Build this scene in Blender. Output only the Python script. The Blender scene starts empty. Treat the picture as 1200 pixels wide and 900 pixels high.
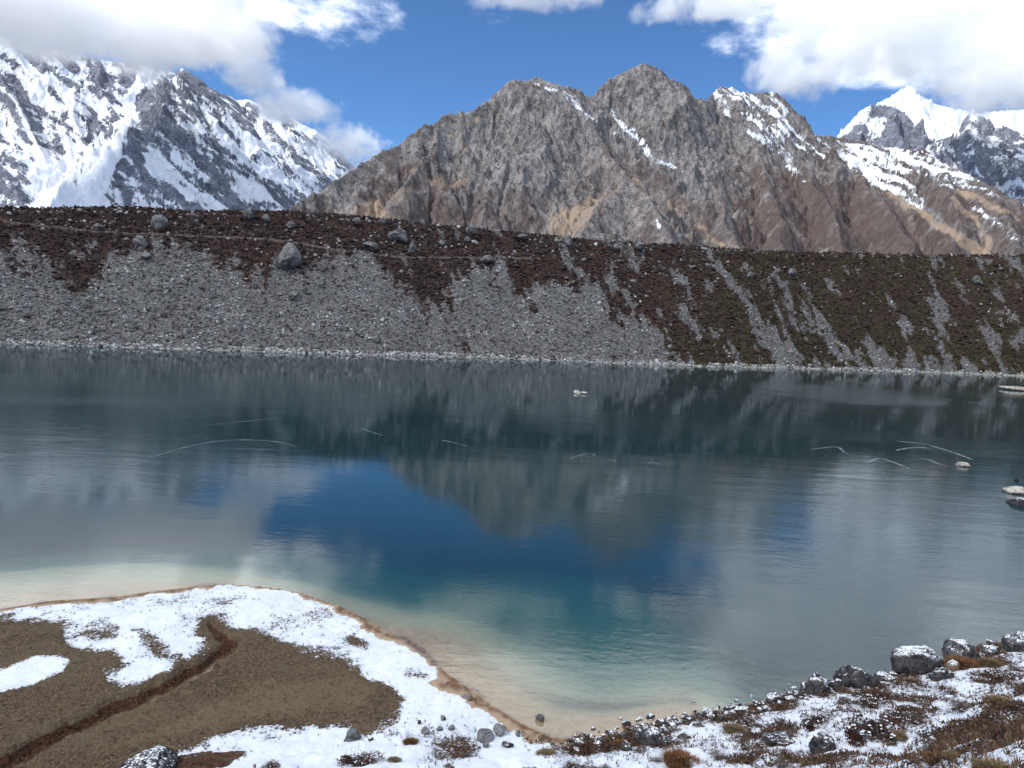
import bpy, math, random
import numpy as np
from mathutils import Vector, Matrix

# ------------------------------------------------------------------ camera
PITCH = math.radians(5.75)
ROLL = math.radians(3.1)
F = 901.0 / 1200.0
EYE = np.array([0.0, 0.0, 20.0])
fwd = np.array([0.0, math.cos(PITCH), -math.sin(PITCH)])
r0 = np.array([1.0, 0.0, 0.0])
u0 = np.array([0.0, math.sin(PITCH), math.cos(PITCH)])
RIGHT = r0 * math.cos(ROLL) + u0 * math.sin(ROLL)
UP = u0 * math.cos(ROLL) - r0 * math.sin(ROLL)

scene = bpy.context.scene
C = scene.collection
cam_d = bpy.data.cameras.new('camera')
cam = bpy.data.objects.new('camera', cam_d)
C.objects.link(cam)
cam_d.sensor_width = 36.0
cam_d.lens = 36.0 * F
cam_d.clip_start = 0.1
cam_d.clip_end = 60000
cam.matrix_world = Matrix(((RIGHT[0], UP[0], -fwd[0], EYE[0]), (RIGHT[1], UP[1], -fwd[1], EYE[1]),
                           (RIGHT[2], UP[2], -fwd[2], EYE[2]), (0, 0, 0, 1)))
scene.camera = cam


def ray(px, py):
    """direction through a spot of the 1200x900 photograph, used to survey where things stand"""
    d = fwd + RIGHT * ((px - 600) / 901.0) - UP * ((py - 450) / 901.0)
    return d / np.linalg.norm(d)


def survey(px, py, rng):
    d = ray(px, py)
    k = rng / math.hypot(d[0], d[1])
    return EYE + d * k


def on_level(px, py, z=0.0):
    d = ray(px, py)
    return EYE + d * ((z - EYE[2]) / d[2])


def seen_at(x, y, z):
    vx, vy, vz = x - EYE[0], y - EYE[1], z - EYE[2]
    zc = np.maximum(vx * fwd[0] + vy * fwd[1] + vz * fwd[2], 1e-3)
    return (600 + 901 * (vx * RIGHT[0] + vy * RIGHT[1] + vz * RIGHT[2]) / zc,
            450 - 901 * (vx * UP[0] + vy * UP[1] + vz * UP[2]) / zc)


# ------------------------------------------------------------------ world, sun, exposure
SUN_EL = math.radians(48)
SUN_AZ = math.radians(-112)        # clockwise from +Y: behind and to the left
SUN_DIR = Vector((math.sin(SUN_AZ) * math.cos(SUN_EL), math.cos(SUN_AZ) * math.cos(SUN_EL), math.sin(SUN_EL)))
scene.view_settings.view_transform = 'Standard'
scene.view_settings.look = 'None'
scene.view_settings.exposure = 0.08
scene.view_settings.gamma = 1.0
scene.cycles.max_bounces = 12
scene.cycles.diffuse_bounces = 3
scene.cycles.glossy_bounces = 3
scene.cycles.volume_bounces = 10
scene.cycles.volume_step_rate = 0.35
scene.cycles.volume_max_steps = 200
scene.cycles.transparent_max_bounces = 12
scene.cycles.use_denoising = True


class NT:
    """tiny node-building helper"""
    def __init__(self, tree):
        self.t = tree
        self.n = tree.nodes
        self.l = tree.links

    def node(self, kind, **kw):
        n = self.n.new(kind)
        for k, v in kw.items():
            setattr(n, k, v)
        return n

    def put(self, sock, v):
        if isinstance(v, bpy.types.NodeSocket):
            self.l.new(v, sock)
        elif isinstance(v, (tuple, list)) and len(v) == 3 and sock.type == 'RGBA':
            sock.default_value = (*v, 1)
        else:
            sock.default_value = v

    def m(self, op, a, b=None, c=None, clamp=False):
        n = self.node('ShaderNodeMath', operation=op, use_clamp=clamp)
        self.put(n.inputs[0], a)
        if b is not None:
            self.put(n.inputs[1], b)
        if c is not None:
            self.put(n.inputs[2], c)
        return n.outputs[0]

    def smooth(self, v, a, b, lo=0.0, hi=1.0):
        n = self.node('ShaderNodeMapRange', interpolation_type='SMOOTHSTEP')
        self.put(n.inputs[0], v)
        for i, q in enumerate((a, b, lo, hi)):
            self.put(n.inputs[i + 1], q)
        return n.outputs[0]

    def mix(self, f, a, b, blend='MIX'):
        n = self.node('ShaderNodeMix', data_type='RGBA', blend_type=blend)
        self.put(n.inputs[0], f)
        self.put(n.inputs[6], a)
        self.put(n.inputs[7], b)
        return n.outputs[2]

    def noise(self, vec, scale, detail=6, rough=0.55, dist=0.0, ntype='FBM', dim='3D'):
        n = self.node('ShaderNodeTexNoise', noise_dimensions=dim, noise_type=ntype)
        if vec is not None:
            self.l.new(vec, n.inputs['Vector'])
        n.inputs['Scale'].default_value = scale
        n.inputs['Detail'].default_value = detail
        n.inputs['Roughness'].default_value = rough
        n.inputs['Distortion'].default_value = dist
        return n.outputs[0]

    def map(self, vec, scale=(1, 1, 1), rot=(0, 0, 0), loc=(0, 0, 0)):
        n = self.node('ShaderNodeMapping')
        self.l.new(vec, n.inputs[0])
        n.inputs['Scale'].default_value = scale
        n.inputs['Rotation'].default_value = rot
        n.inputs['Location'].default_value = loc
        return n.outputs[0]

    def attr(self, name):
        n = self.node('ShaderNodeAttribute', attribute_name=name)
        return n

    def ramp(self, f, stops):
        n = self.node('ShaderNodeValToRGB')
        cr = n.color_ramp
        while len(cr.elements) < len(stops):
            cr.elements.new(0.5)
        for e, (p, c) in zip(cr.elements, stops):
            e.position = p
            e.color = (*c, 1)
        self.put(n.inputs[0], f)
        return n.outputs[0]

    def bump(self, h, strength, dist, normal=None):
        n = self.node('ShaderNodeBump')
        self.put(n.inputs['Height'], h)
        n.inputs['Strength'].default_value = strength
        n.inputs['Distance'].default_value = dist
        if normal is not None:
            self.l.new(normal, n.inputs['Normal'])
        return n.outputs[0]


world = bpy.data.worlds.new('World')
scene.world = world
world.use_nodes = True
W = NT(world.node_tree)
W.n.clear()
sky = W.node('ShaderNodeTexSky', sky_type='NISHITA')
sky.sun_disc = False
sky.sun_elevation = SUN_EL
sky.sun_rotation = SUN_AZ
sky.altitude = 4500
sky.air_density = 1.0
sky.dust_density = 0.4
sky.ozone_density = 2.0
tc = W.node('ShaderNodeTexCoord')
vec = tc.outputs['Generated']
sep = W.node('ShaderNodeSeparateXYZ')
W.l.new(vec, sep.inputs[0])
az = W.m('ARCTAN2', sep.outputs[0], sep.outputs[1])
el = W.m('ARCSINE', sep.outputs[2])
comb = W.node('ShaderNodeCombineXYZ')
W.l.new(az, comb.inputs[0])
W.l.new(W.m('MULTIPLY', el, 1.8), comb.inputs[1])
warpn = W.node('ShaderNodeTexNoise')
W.l.new(comb.outputs[0], warpn.inputs['Vector'])
warpn.inputs['Scale'].default_value = 7
warpn.inputs['Detail'].default_value = 7
wv = W.node('ShaderNodeVectorMath', operation='MULTIPLY_ADD')
W.l.new(warpn.outputs['Color'], wv.inputs[0])
wv.inputs[1].default_value = (0.16, 0.13, 0)
W.l.new(comb.outputs[0], wv.inputs[2])
sp2 = W.node('ShaderNodeSeparateXYZ')
W.l.new(wv.outputs[0], sp2.inputs[0])
waz = W.m('SUBTRACT', sp2.outputs[0], 0.08)
wel = W.m('DIVIDE', W.m('SUBTRACT', sp2.outputs[1], 0.065), 1.8)


def az_el(d):
    return math.atan2(d[0], d[1]), math.asin(d[2])


def mirror(px, py):
    d = ray(px, py).copy()
    d[2] = -d[2]
    return az_el(d)


# cloud banks: (azimuth, elevation) centre, radii in radians, weight
banks = []
for px, py, rx, ry, wgt in [(1075, 765, 165, 62, 1.7), (60, 700, 230, 50, 1.2), (690, 835, 190, 48, 1.25),
                            (930, 900, 260, 60, 1.0), (250, 880, 260, 70, 0.9)]:
    a, e = mirror(px, py)
    banks.append((a, e, rx / 901, ry / 901, wgt))
field = None
for a, e, rx, ry, wgt in banks:
    da = W.m('DIVIDE', W.m('SUBTRACT', waz, a), rx)
    de = W.m('DIVIDE', W.m('SUBTRACT', wel, e), ry)
    r2 = W.m('ADD', W.m('MULTIPLY', da, da), W.m('MULTIPLY', de, de))
    g = W.m('MULTIPLY', W.m('EXPONENT', W.m('MULTIPLY', r2, -0.8)), wgt)
    field = g if field is None else W.m('ADD', field, g)
field = W.m('ADD', field, W.m('MULTIPLY', W.smooth(el, 0.60, 0.95), 0.42))
field = W.m('ADD', field, W.m('MULTIPLY', W.m('MULTIPLY', W.smooth(sep.outputs[1], 0.1, -0.3), W.smooth(el, 0.05, 0.3)), 0.35))
cn = W.noise(comb.outputs[0], 11, 10, 0.6)
cloudy = W.m('ADD', field, W.m('MULTIPLY', W.m('SUBTRACT', cn, 0.5), 1.25))
cover = W.smooth(cloudy, 0.22, 0.85)
thick = W.noise(comb.outputs[0], 4.5, 7, 0.5)
ccol = W.ramp(thick, [(0.3, (10, 10.8, 11.8)), (0.5, (14.5, 15.2, 16.0)), (0.68, (18, 18.4, 18.8))])
skyc = W.mix(1.0, sky.outputs[0], (0.66, 0.95, 1.16), 'MULTIPLY')
bg = W.node('ShaderNodeBackground')
W.l.new(W.mix(W.m('MULTIPLY', cover, 0.96), skyc, ccol), bg.inputs[0])
bg.inputs[1].default_value = 0.15
wo = W.node('ShaderNodeOutputWorld')
W.l.new(bg.outputs[0], wo.inputs[0])

sun_d = bpy.data.lights.new('sun', 'SUN')
sun_d.energy = 3.9
sun_d.angle = math.radians(0.5)
sun_d.color = (1.0, 0.96, 0.89)
sun = bpy.data.objects.new('sun', sun_d)
C.objects.link(sun)
sun.location = (0, 0, 3000)
sun.rotation_euler = SUN_DIR.to_track_quat('Z', 'Y').to_euler()

# ------------------------------------------------------------------ numeric helpers
rng = np.random.default_rng(11)
random.seed(5)


def _h(ix, iy, seed):
    n = (ix.astype(np.int64) * 374761393 + iy.astype(np.int64) * 668265263 + seed * 1442695041) & 0xffffffff
    n = ((n ^ (n >> 13)) * 1274126177) & 0xffffffff
    n = ((n ^ (n >> 16)) * 2246822519) & 0xffffffff
    return (n ^ (n >> 15)) & 0xffff


_ang = np.arange(65536) * (2 * np.pi / 65536)
_CX, _CY = np.cos(_ang), np.sin(_ang)


def perlin(x, y, seed=0):
    ix, iy = np.floor(x), np.floor(y)
    fx, fy = x - ix, y - iy
    ux = fx * fx * fx * (fx * (fx * 6 - 15) + 10)
    uy = fy * fy * fy * (fy * (fy * 6 - 15) + 10)
    out = 0
    for dx in (0, 1):
        for dy in (0, 1):
            h = _h(ix + dx, iy + dy, seed)
            g = _CX[h] * (fx - dx) + _CY[h] * (fy - dy)
            out = out + g * (ux if dx else 1 - ux) * (uy if dy else 1 - uy)
    return out * 1.5


def fbm(x, y, octs=6, rough=0.5, seed=0):
    a, f, s = 1.0, 1.0, 0
    for i in range(octs):
        s = s + a * perlin(x * f + 17.3 * i, y * f - 9.1 * i, seed + i)
        a *= rough
        f *= 2.03
    return s


def ridged(x, y, octs=6, rough=0.55, seed=0):
    a, f, s, w = 1.0, 1.0, 0, 1.0
    for i in range(octs):
        n = 1 - np.abs(perlin(x * f + 5.3 * i, y * f + 3.7 * i, seed + i)) * 1.8
        n = np.clip(n, -0.5, 1) ** 2
        s = s + a * n * w
        w = np.clip(n * 1.3, 0.25, 1)
        a *= rough
        f *= 2.07
    return s


def sstep(v, a, b):
    t = np.clip((v - a) / (b - a), 0, 1)
    return t * t * (3 - 2 * t)


def poly_sd(x, y, poly):
    """signed distance to a closed polygon, positive inside"""
    p = np.array(poly, float)
    q = np.roll(p, -1, 0)
    best = np.full(x.shape, 1e18)
    inside = np.zeros(x.shape, bool)
    for (ax, ay), (bx, by) in zip(p, q):
        dx, dy = bx - ax, by - ay
        t = np.clip(((x - ax) * dx + (y - ay) * dy) / (dx * dx + dy * dy + 1e-9), 0, 1)
        best = np.minimum(best, (x - ax - t * dx) ** 2 + (y - ay - t * dy) ** 2)
        if dy != 0:
            c = ((ay > y) != (by > y)) & (x < dx * (y - ay) / dy + ax)
            inside ^= c
    d = np.sqrt(best)
    return np.where(inside, d, -d)


def line_d(x, y, pts):
    """distance to an open polyline, minus its width there (third number)"""
    best = np.full(x.shape, 1e9)
    for a, b in zip(pts[:-1], pts[1:]):
        dx, dy = b[0] - a[0], b[1] - a[1]
        t = np.clip(((x - a[0]) * dx + (y - a[1]) * dy) / (dx * dx + dy * dy + 1e-9), 0, 1)
        w = a[2] + (b[2] - a[2]) * t if len(a) > 2 else 0
        best = np.minimum(best, np.hypot(x - a[0] - t * dx, y - a[1] - t * dy) - w)
    return best


def mesh_np(name, V, Fq, mat, attrs=None, smooth=True, parent=None, kind=None):
    me = bpy.data.meshes.new(name)
    V = np.ascontiguousarray(V, dtype=np.float32)
    Fq = np.ascontiguousarray(Fq, dtype=np.int32)
    me.vertices.add(len(V))
    me.vertices.foreach_set('co', V.ravel())
    k = Fq.shape[1]
    me.loops.add(Fq.size)
    me.loops.foreach_set('vertex_index', Fq.ravel())
    me.polygons.add(len(Fq))
    me.polygons.foreach_set('loop_start', np.arange(0, Fq.size, k, dtype=np.int32))
    me.polygons.foreach_set('use_smooth', np.full(len(Fq), smooth))
    me.update(calc_edges=True)
    for an, av in (attrs or {}).items():
        av = np.ascontiguousarray(av, dtype=np.float32)
        if av.ndim == 2:
            a4 = np.ones((len(av), 4), np.float32)
            a4[:, :3] = av
            at = me.attributes.new(an, 'FLOAT_COLOR', 'POINT')
            at.data.foreach_set('color', a4.ravel())
        else:
            at = me.attributes.new(an, 'FLOAT', 'POINT')
            at.data.foreach_set('value', av)
    if mat:
        me.materials.append(mat)
    o = bpy.data.objects.new(name, me)
    C.objects.link(o)
    if parent:
        o.parent = parent
    if kind:
        o['kind'] = kind
    return o


def grid_faces(nr, nc, flip=False):
    i = np.arange(nr - 1)[:, None] * nc + np.arange(nc - 1)[None, :]
    i = i.ravel()
    f = np.stack([i, i + 1, i + nc + 1, i + nc], 1)
    return f[:, ::-1] if flip else f


def grid_normals(X, Y, Z):
    P = np.stack([X, Y, Z], -1)
    du = np.gradient(P, axis=1)
    dv = np.gradient(P, axis=0)
    n = np.cross(du, dv)
    n /= np.linalg.norm(n, axis=-1, keepdims=True) + 1e-9
    n[n[..., 2] < 0] *= -1
    return n


def tag(o, label=None, cat=None, group=None, kind=None):
    if label:
        o['label'] = label
    if cat:
        o['category'] = cat
    if group:
        o['group'] = group
    if kind:
        o['kind'] = kind
    return o


def material(name):
    m = bpy.data.materials.new(name)
    m.use_nodes = True
    t = NT(m.node_tree)
    t.n.clear()
    out = t.node('ShaderNodeOutputMaterial')
    return m, t, out


def principled(t, out, col, rough=0.9, normal=None, spec=0.2):
    b = t.node('ShaderNodeBsdfPrincipled')
    t.put(b.inputs['Base Color'], col)
    t.put(b.inputs['Roughness'], rough)
    b.inputs['Specular IOR Level'].default_value = spec
    if normal is not None:
        t.l.new(normal, b.inputs['Normal'])
    t.l.new(b.outputs[0], out.inputs['Surface'])
    return b


def obj_coord(t):
    return t.node('ShaderNodeNewGeometry').outputs['Position']


# ------------------------------------------------------------------ shoreline survey
shore_px = [(-420, 790), (-200, 742), (-100, 726), (0, 714), (60, 704), (130, 700), (180, 693), (230, 686), (270, 684), (310, 687), (350, 693),
            (395, 708), (440, 731), (480, 757), (520, 786), (560, 815), (600, 842), (635, 860), (658, 867),
            (690, 863), (720, 855), (760, 847), (800, 838), (850, 829), (900, 818), (940, 808), (1000, 797), (1050, 788),
            (1100, 775), (1150, 757), (1200, 745), (1300, 722), (1450, 690), (1700, 660)]
shore = np.array([on_level(*p)[:2] for p in shore_px])
S_AZ = np.arctan2(shore[:, 0], shore[:, 1])
S_R = np.hypot(shore[:, 0], shore[:, 1])
shelf_px = [(-420, 720), (-200, 690), (0, 668), (60, 660), (150, 655), (220, 657), (290, 664), (340, 675), (400, 692), (440, 702), (500, 722), (540, 750), (562, 775),
            (600, 803), (640, 829), (690, 845), (740, 846), (800, 834), (900, 813), (1000, 792), (1100, 768), (1200, 738), (1450, 682)]
shelf = np.array([on_level(*p)[:2] for p in shelf_px])
deep_px = [(-420, 700), (-200, 675), (0, 655), (150, 648), (290, 656), (360, 672), (430, 690), (480, 700), (520, 690), (580, 688), (660, 690), (740, 700),
           (810, 735), (860, 770), (900, 800), (1000, 780), (1100, 760), (1200, 730), (1450, 675)]
deep = np.array([on_level(*p)[:2] for p in deep_px])
toe_px = [(-420, 1080), (-200, 1000), (0, 925), (120, 893), (200, 884), (320, 872), (450, 862), (560, 868), (658, 867)]
toe = np.array([on_level(*p)[:2] for p in toe_px])
T_AZ = np.concatenate([np.arctan2(toe[:, 0], toe[:, 1]), S_AZ[S_AZ > np.arctan2(toe[-1, 0], toe[-1, 1])]])
T_R = np.concatenate([np.hypot(toe[:, 0], toe[:, 1]), S_R[S_AZ > np.arctan2(toe[-1, 0], toe[-1, 1])]])

# far shore and crest of the moraine, as ranges over azimuth
fs_px = [(-700, 396), (-300, 396), (0, 403), (100, 406), (200, 409), (400, 416), (600, 421), (700, 425), (830, 430), (1000, 434), (1100, 437), (1200, 441), (1500, 452), (1900, 468)]
fs = np.array([on_level(*p)[:2] for p in fs_px])
FS_AZ, FS_R = np.arctan2(fs[:, 0], fs[:, 1]), np.hypot(fs[:, 0], fs[:, 1])
cr_px = [(-700, 222), (-300, 236), (0, 243), (150, 244), (340, 248), (450, 257), (560, 268), (650, 278), (750, 285), (900, 293), (1000, 297), (1200, 299), (1500, 303), (1900, 300)]


def crest_point(px, py):
    d = ray(px, py)
    a = math.atan2(d[0], d[1])
    base = np.interp(a, FS_AZ, FS_R)
    tan = d[2] / math.hypot(d[0], d[1])
    slope = 0.62
    # z = 20 + tan*(base+w), z = slope*w
    w = (20 + tan * base) / (slope - tan)
    return a, base + w, slope * w


CR = np.array([crest_point(*p) for p in cr_px])
print('crest', CR[::3])


def seg_signed(x, y, line, R_of_az):
    """distance to the line; positive on the lake side (farther than the line)"""
    d = line_d(x, y, [tuple(p) for p in line])
    a = np.arctan2(x, y)
    r = np.hypot(x, y)
    return np.where(r > R_of_az(a), d, -d)


def ground_height(x, y, fine=True):
    x = np.asarray(x, float)
    y = np.asarray(y, float)
    a = np.arctan2(x, y)
    r = np.hypot(x, y)
    s = seg_signed(x, y, shore, lambda q: np.interp(q, S_AZ, S_R))        # + in the lake
    s2 = seg_signed(x, y, shelf, lambda q: np.interp(q, np.arctan2(shelf[:, 0], shelf[:, 1]), np.hypot(shelf[:, 0], shelf[:, 1])))
    s3 = seg_signed(x, y, deep, lambda q: np.interp(q, np.arctan2(deep[:, 0], deep[:, 1]), np.hypot(deep[:, 0], deep[:, 1])))
    beach = np.where(s < 0, 0.05 * np.minimum(-s, 5) + 0.012 * np.maximum(-s - 5, 0), 0)
    bed = -(np.clip(s, 0, 4) * 0.05 + 1.25 * sstep(s2, -0.3, 9) + 11 * np.clip((s3 + 7) / (46 - 26 * sstep(a, 0.12, 0.4)), 0, 1) ** 1.6)
    # hill the camera stands on
    rt = np.interp(a, T_AZ, T_R)
    t = np.clip(1 - r / rt, 0, 1)
    hill = 18.4 * t ** 1.45
    # the slope closes into a rising hillside behind the camera
    back = sstep(np.abs(a), 1.25, 2.2)
    hill = hill * (1 - back) + (18.4 + 0.35 * r * back) * back * np.exp(-r * 0) if np.any(back > 0) else hill
    z = np.where(s < 0, np.maximum(beach, 0) + hill, bed)
    z = np.where((back > 0), hill * back + z * (1 - back), z)
    # far side: climb under the moraine, then a valley floor
    fr = np.interp(a, FS_AZ, FS_R)
    far = sstep(r, fr - 25, fr + 40)
    z = np.where(r > fr - 60, z * (1 - far) + far * 2.0, z)
    z = np.where((r > fr + 40) & (back < 0.5), 2.0 + 0.004 * (r - fr), z)
    if fine:
        land = sstep(-s, 0.1, 4)
        hl = sstep(t, 0.0, 0.25) * (s < 0)
        n = fbm(x * 0.09, y * 0.09, 4, 0.5, 3) * 0.35 * (0.35 + hl) + fbm(x * 0.6, y * 0.6, 3, 0.5, 8) * (0.05 + 0.20 * hl)
        z = z + land * n * (r < 400)
        z = z + 0.06 * fbm(x * 0.05, y * 0.05, 3, 0.5, 21) * sstep(s2, 2, 9) * (r < 300) * 4
    return z


def hit_ground(px, py):
    d = ray(px, py)
    ts = np.geomspace(4, 400, 1500)
    P = EYE[None] + d[None] * ts[:, None]
    z = ground_height(P[:, 0], P[:, 1])
    k = np.argmax(P[:, 2] < z)
    if P[k, 2] >= z[k]:
        return None
    return np.array([P[k, 0], P[k, 1], z[k]])


# ------------------------------------------------------------------ materials
def rock_material(name, pale, dark, brown, tan_c, tint_snow=(0.78, 0.81, 0.87), scale=1.0, bump=1.0, strata=(1, 1, 1), ambient_rough=0.95):
    """rock with vegetation-brown, tan grass and snow; where each lies comes from per-vertex cover values"""
    m, t, out = material(name)
    P = obj_coord(t)
    big = t.noise(P, 0.006 * scale, 5, 0.6)
    mid = t.noise(t.map(P, strata), 0.045 * scale, 8, 0.68, 0.6)
    fine = t.noise(t.map(P, strata), 0.22 * scale, 5, 0.7)
    base = t.mix(t.smooth(mid, 0.36, 0.62), dark, pale)
    base = t.mix(t.smooth(fine, 0.46, 0.72), base, t.mix(0.55, pale, (0.62, 0.60, 0.57)))
    base = t.mix(t.m('MULTIPLY', t.smooth(fine, 0.5, 0.3), 0.7), base, dark)
    slab = t.noise(t.map(P, (1.0, 1.0, 0.42), (0, 0.35, 0)), 0.011 * scale, 4, 0.55, 1.2)
    base = t.mix(t.m('MULTIPLY', t.smooth(slab, 0.47, 0.60), 0.42), base, t.mix(0.75, base, dark))
    base = t.mix(t.m('MULTIPLY', t.smooth(slab, 0.46, 0.36), 0.30), base, pale)
    mot = t.noise(t.map(P, (1, 1, 0.6)), 0.018 * scale, 7, 0.7, 0.8)
    veg = t.m('ADD', t.attr('veg').outputs['Fac'], t.m('MULTIPLY', t.m('SUBTRACT', mot, 0.5), 2.6))
    veg = t.m('ADD', veg, t.m('MULTIPLY', t.m('SUBTRACT', fine, 0.5), 1.0))
    base = t.mix(t.m('MULTIPLY', t.smooth(veg, 0.3, 0.95), 0.8), base, t.mix(t.smooth(fine, 0.35, 0.65), t.mix(0.35, brown, dark), brown))
    tn = t.m('ADD', t.attr('tan').outputs['Fac'], t.m('MULTIPLY', t.m('SUBTRACT', mot, 0.5), 2.6))
    tn = t.m('ADD', tn, t.m('MULTIPLY', t.m('SUBTRACT', fine, 0.5), 1.2))
    base = t.mix(t.m('MULTIPLY', t.smooth(tn, 0.35, 1.0), 0.85), base, t.mix(t.smooth(fine, 0.3, 0.7), tan_c, t.mix(0.5, tan_c, pale)))
    base = t.mix(t.m('MULTIPLY', t.smooth(big, 0.35, 0.7), 0.2), base, t.mix(0.5, base, brown))
    sn = t.m('ADD', t.attr('snow').outputs['Fac'], t.m('MULTIPLY', t.m('SUBTRACT', mid, 0.5), 1.5))
    sn = t.m('ADD', sn, t.m('MULTIPLY', t.m('SUBTRACT', fine, 0.5), 1.3))
    snow = t.smooth(sn, 0.40, 0.68)
    col = t.mix(snow, base, tint_snow)
    b1 = t.m('MULTIPLY', t.m('ADD', t.m('MULTIPLY', mid, 1.0), t.m('MULTIPLY', fine, 0.35)), t.smooth(snow, 0, 1, 1.0, 0.35))
    nrm = t.bump(b1, 0.9, 14 * bump / scale)
    principled(t, out, col, ambient_rough, nrm, 0.1)
    return m


M_mid = rock_material('granite_slopes', (0.31, 0.288, 0.28), (0.056, 0.050, 0.051), (0.108, 0.074, 0.067), (0.45, 0.325, 0.215), scale=1.3, bump=0.9, strata=(1.4, 1.4, 0.55))
M_left = rock_material('snowy_massif_rock', (0.29, 0.31, 0.38), (0.12, 0.13, 0.175), (0.12, 0.11, 0.12), (0.3, 0.26, 0.22), scale=0.42, bump=1.2, strata=(1.0, 1.0, 0.8))  # bluish tint in the rock colour stands for distance haze
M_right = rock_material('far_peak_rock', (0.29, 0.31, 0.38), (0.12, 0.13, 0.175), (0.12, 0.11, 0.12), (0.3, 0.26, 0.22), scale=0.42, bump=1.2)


# ------------------------------------------------------------------ mountains
def massif(name, ridges, pxl, pxr, nc, rr, mat, snowf, amp=26, gully=70, k_default=0.85, base_z=10, seed=0, crag=9, strata=0):
    a0 = math.atan2(*ray(pxl, 250)[:2])
    a1 = math.atan2(*ray(pxr, 250)[:2])
    A, R = np.meshgrid(np.linspace(a0, a1, nc), rr)
    X, Y = R * np.sin(A), R * np.cos(A)
    wx = X + crag * 2.0 * fbm(X / 160, Y / 160, 3, 0.5, seed + 50)
    wy = Y + crag * 2.0 * fbm(X / 160, Y / 160, 3, 0.5, seed + 60)
    best = np.full(X.shape, -1e9)
    D = np.zeros(X.shape)
    S = np.zeros(X.shape)
    off = 0
    for rd in ridges:
        k = rd.get('k', k_default)
        pts = [survey(*p) for p in rd['pts']]
        for p, q in zip(pts[:-1], pts[1:]):
            dx, dy = q[0] - p[0], q[1] - p[1]
            L2 = dx * dx + dy * dy + 1e-6
            t = np.clip(((wx - p[0]) * dx + (wy - p[1]) * dy) / L2, 0, 1)
            d = np.hypot(wx - p[0] - t * dx, wy - p[1] - t * dy)
            h = p[2] + (q[2] - p[2]) * t - k * d * (1 + 0.22 * np.exp(-d / 90))
            up = h > best
            best = np.where(up, h, best)
            D = np.where(up, d, D)
            S = np.where(up, off + t * math.sqrt(L2), S)
            off += math.sqrt(L2)
        off += 977
    Z0 = best
    g = ridged(S / gully, D / (gully * 4.5), 4, 0.5, seed + 1) - 0.9
    iso = ridged(X / 210, Y / 210, 6, 0.52, seed + 2) - 0.95
    fin = ridged(X / 38, Y / 38, 5, 0.66, seed + 3) - 0.9
    fin = fin + 0.8 * (ridged(X / 95 + Z0 / 60, Y / 95 - Z0 / 80, 5, 0.6, seed + 4) - 0.9)
    fade = sstep(D, 0, 110)
    Z = best + amp * (0.55 * g + 0.75 * iso) * (0.12 + 0.88 * fade) + crag * fin * (0.45 + 0.55 * fade)
    if strata:
        u_, v_ = X * 0.77 - Z * 0.64, X * 0.64 + Z * 0.77
        Z = Z + strata * ridged(v_ / 70 + 0.3 * fbm(X / 200, Z / 200, 2, 0.5, 5), u_ / 420, 4, 0.55, 88) * (0.2 + 0.8 * fade)
    Z = np.maximum(Z, base_z + 6 * fbm(X / 120, Y / 120, 4, 0.5, 9))
    N = grid_normals(X, Y, Z)
    PX, PY = seen_at(X, Y, Z)
    at = snowf(X, Y, Z, N, PX, PY, D)
    V = np.stack([X.ravel(), Y.ravel(), Z.ravel()], 1)
    o = mesh_np(name, V, grid_faces(*X.shape), mat, {k_: v.ravel() for k_, v in at.items()})
    return o


def fld(PX, PY, polys, soft):
    v = np.zeros(PX.shape)
    for p, w in polys:
        v = v + w * sstep(poly_sd(PX, PY, p), -soft, soft)
    return v


def streaks(PX, PY, lines, soft):
    v = np.zeros(PX.shape)
    for ln, w in lines:
        v = np.maximum(v, w * (1 - sstep(line_d(PX, PY, ln), -soft * 0.5, soft)))
    return v


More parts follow.
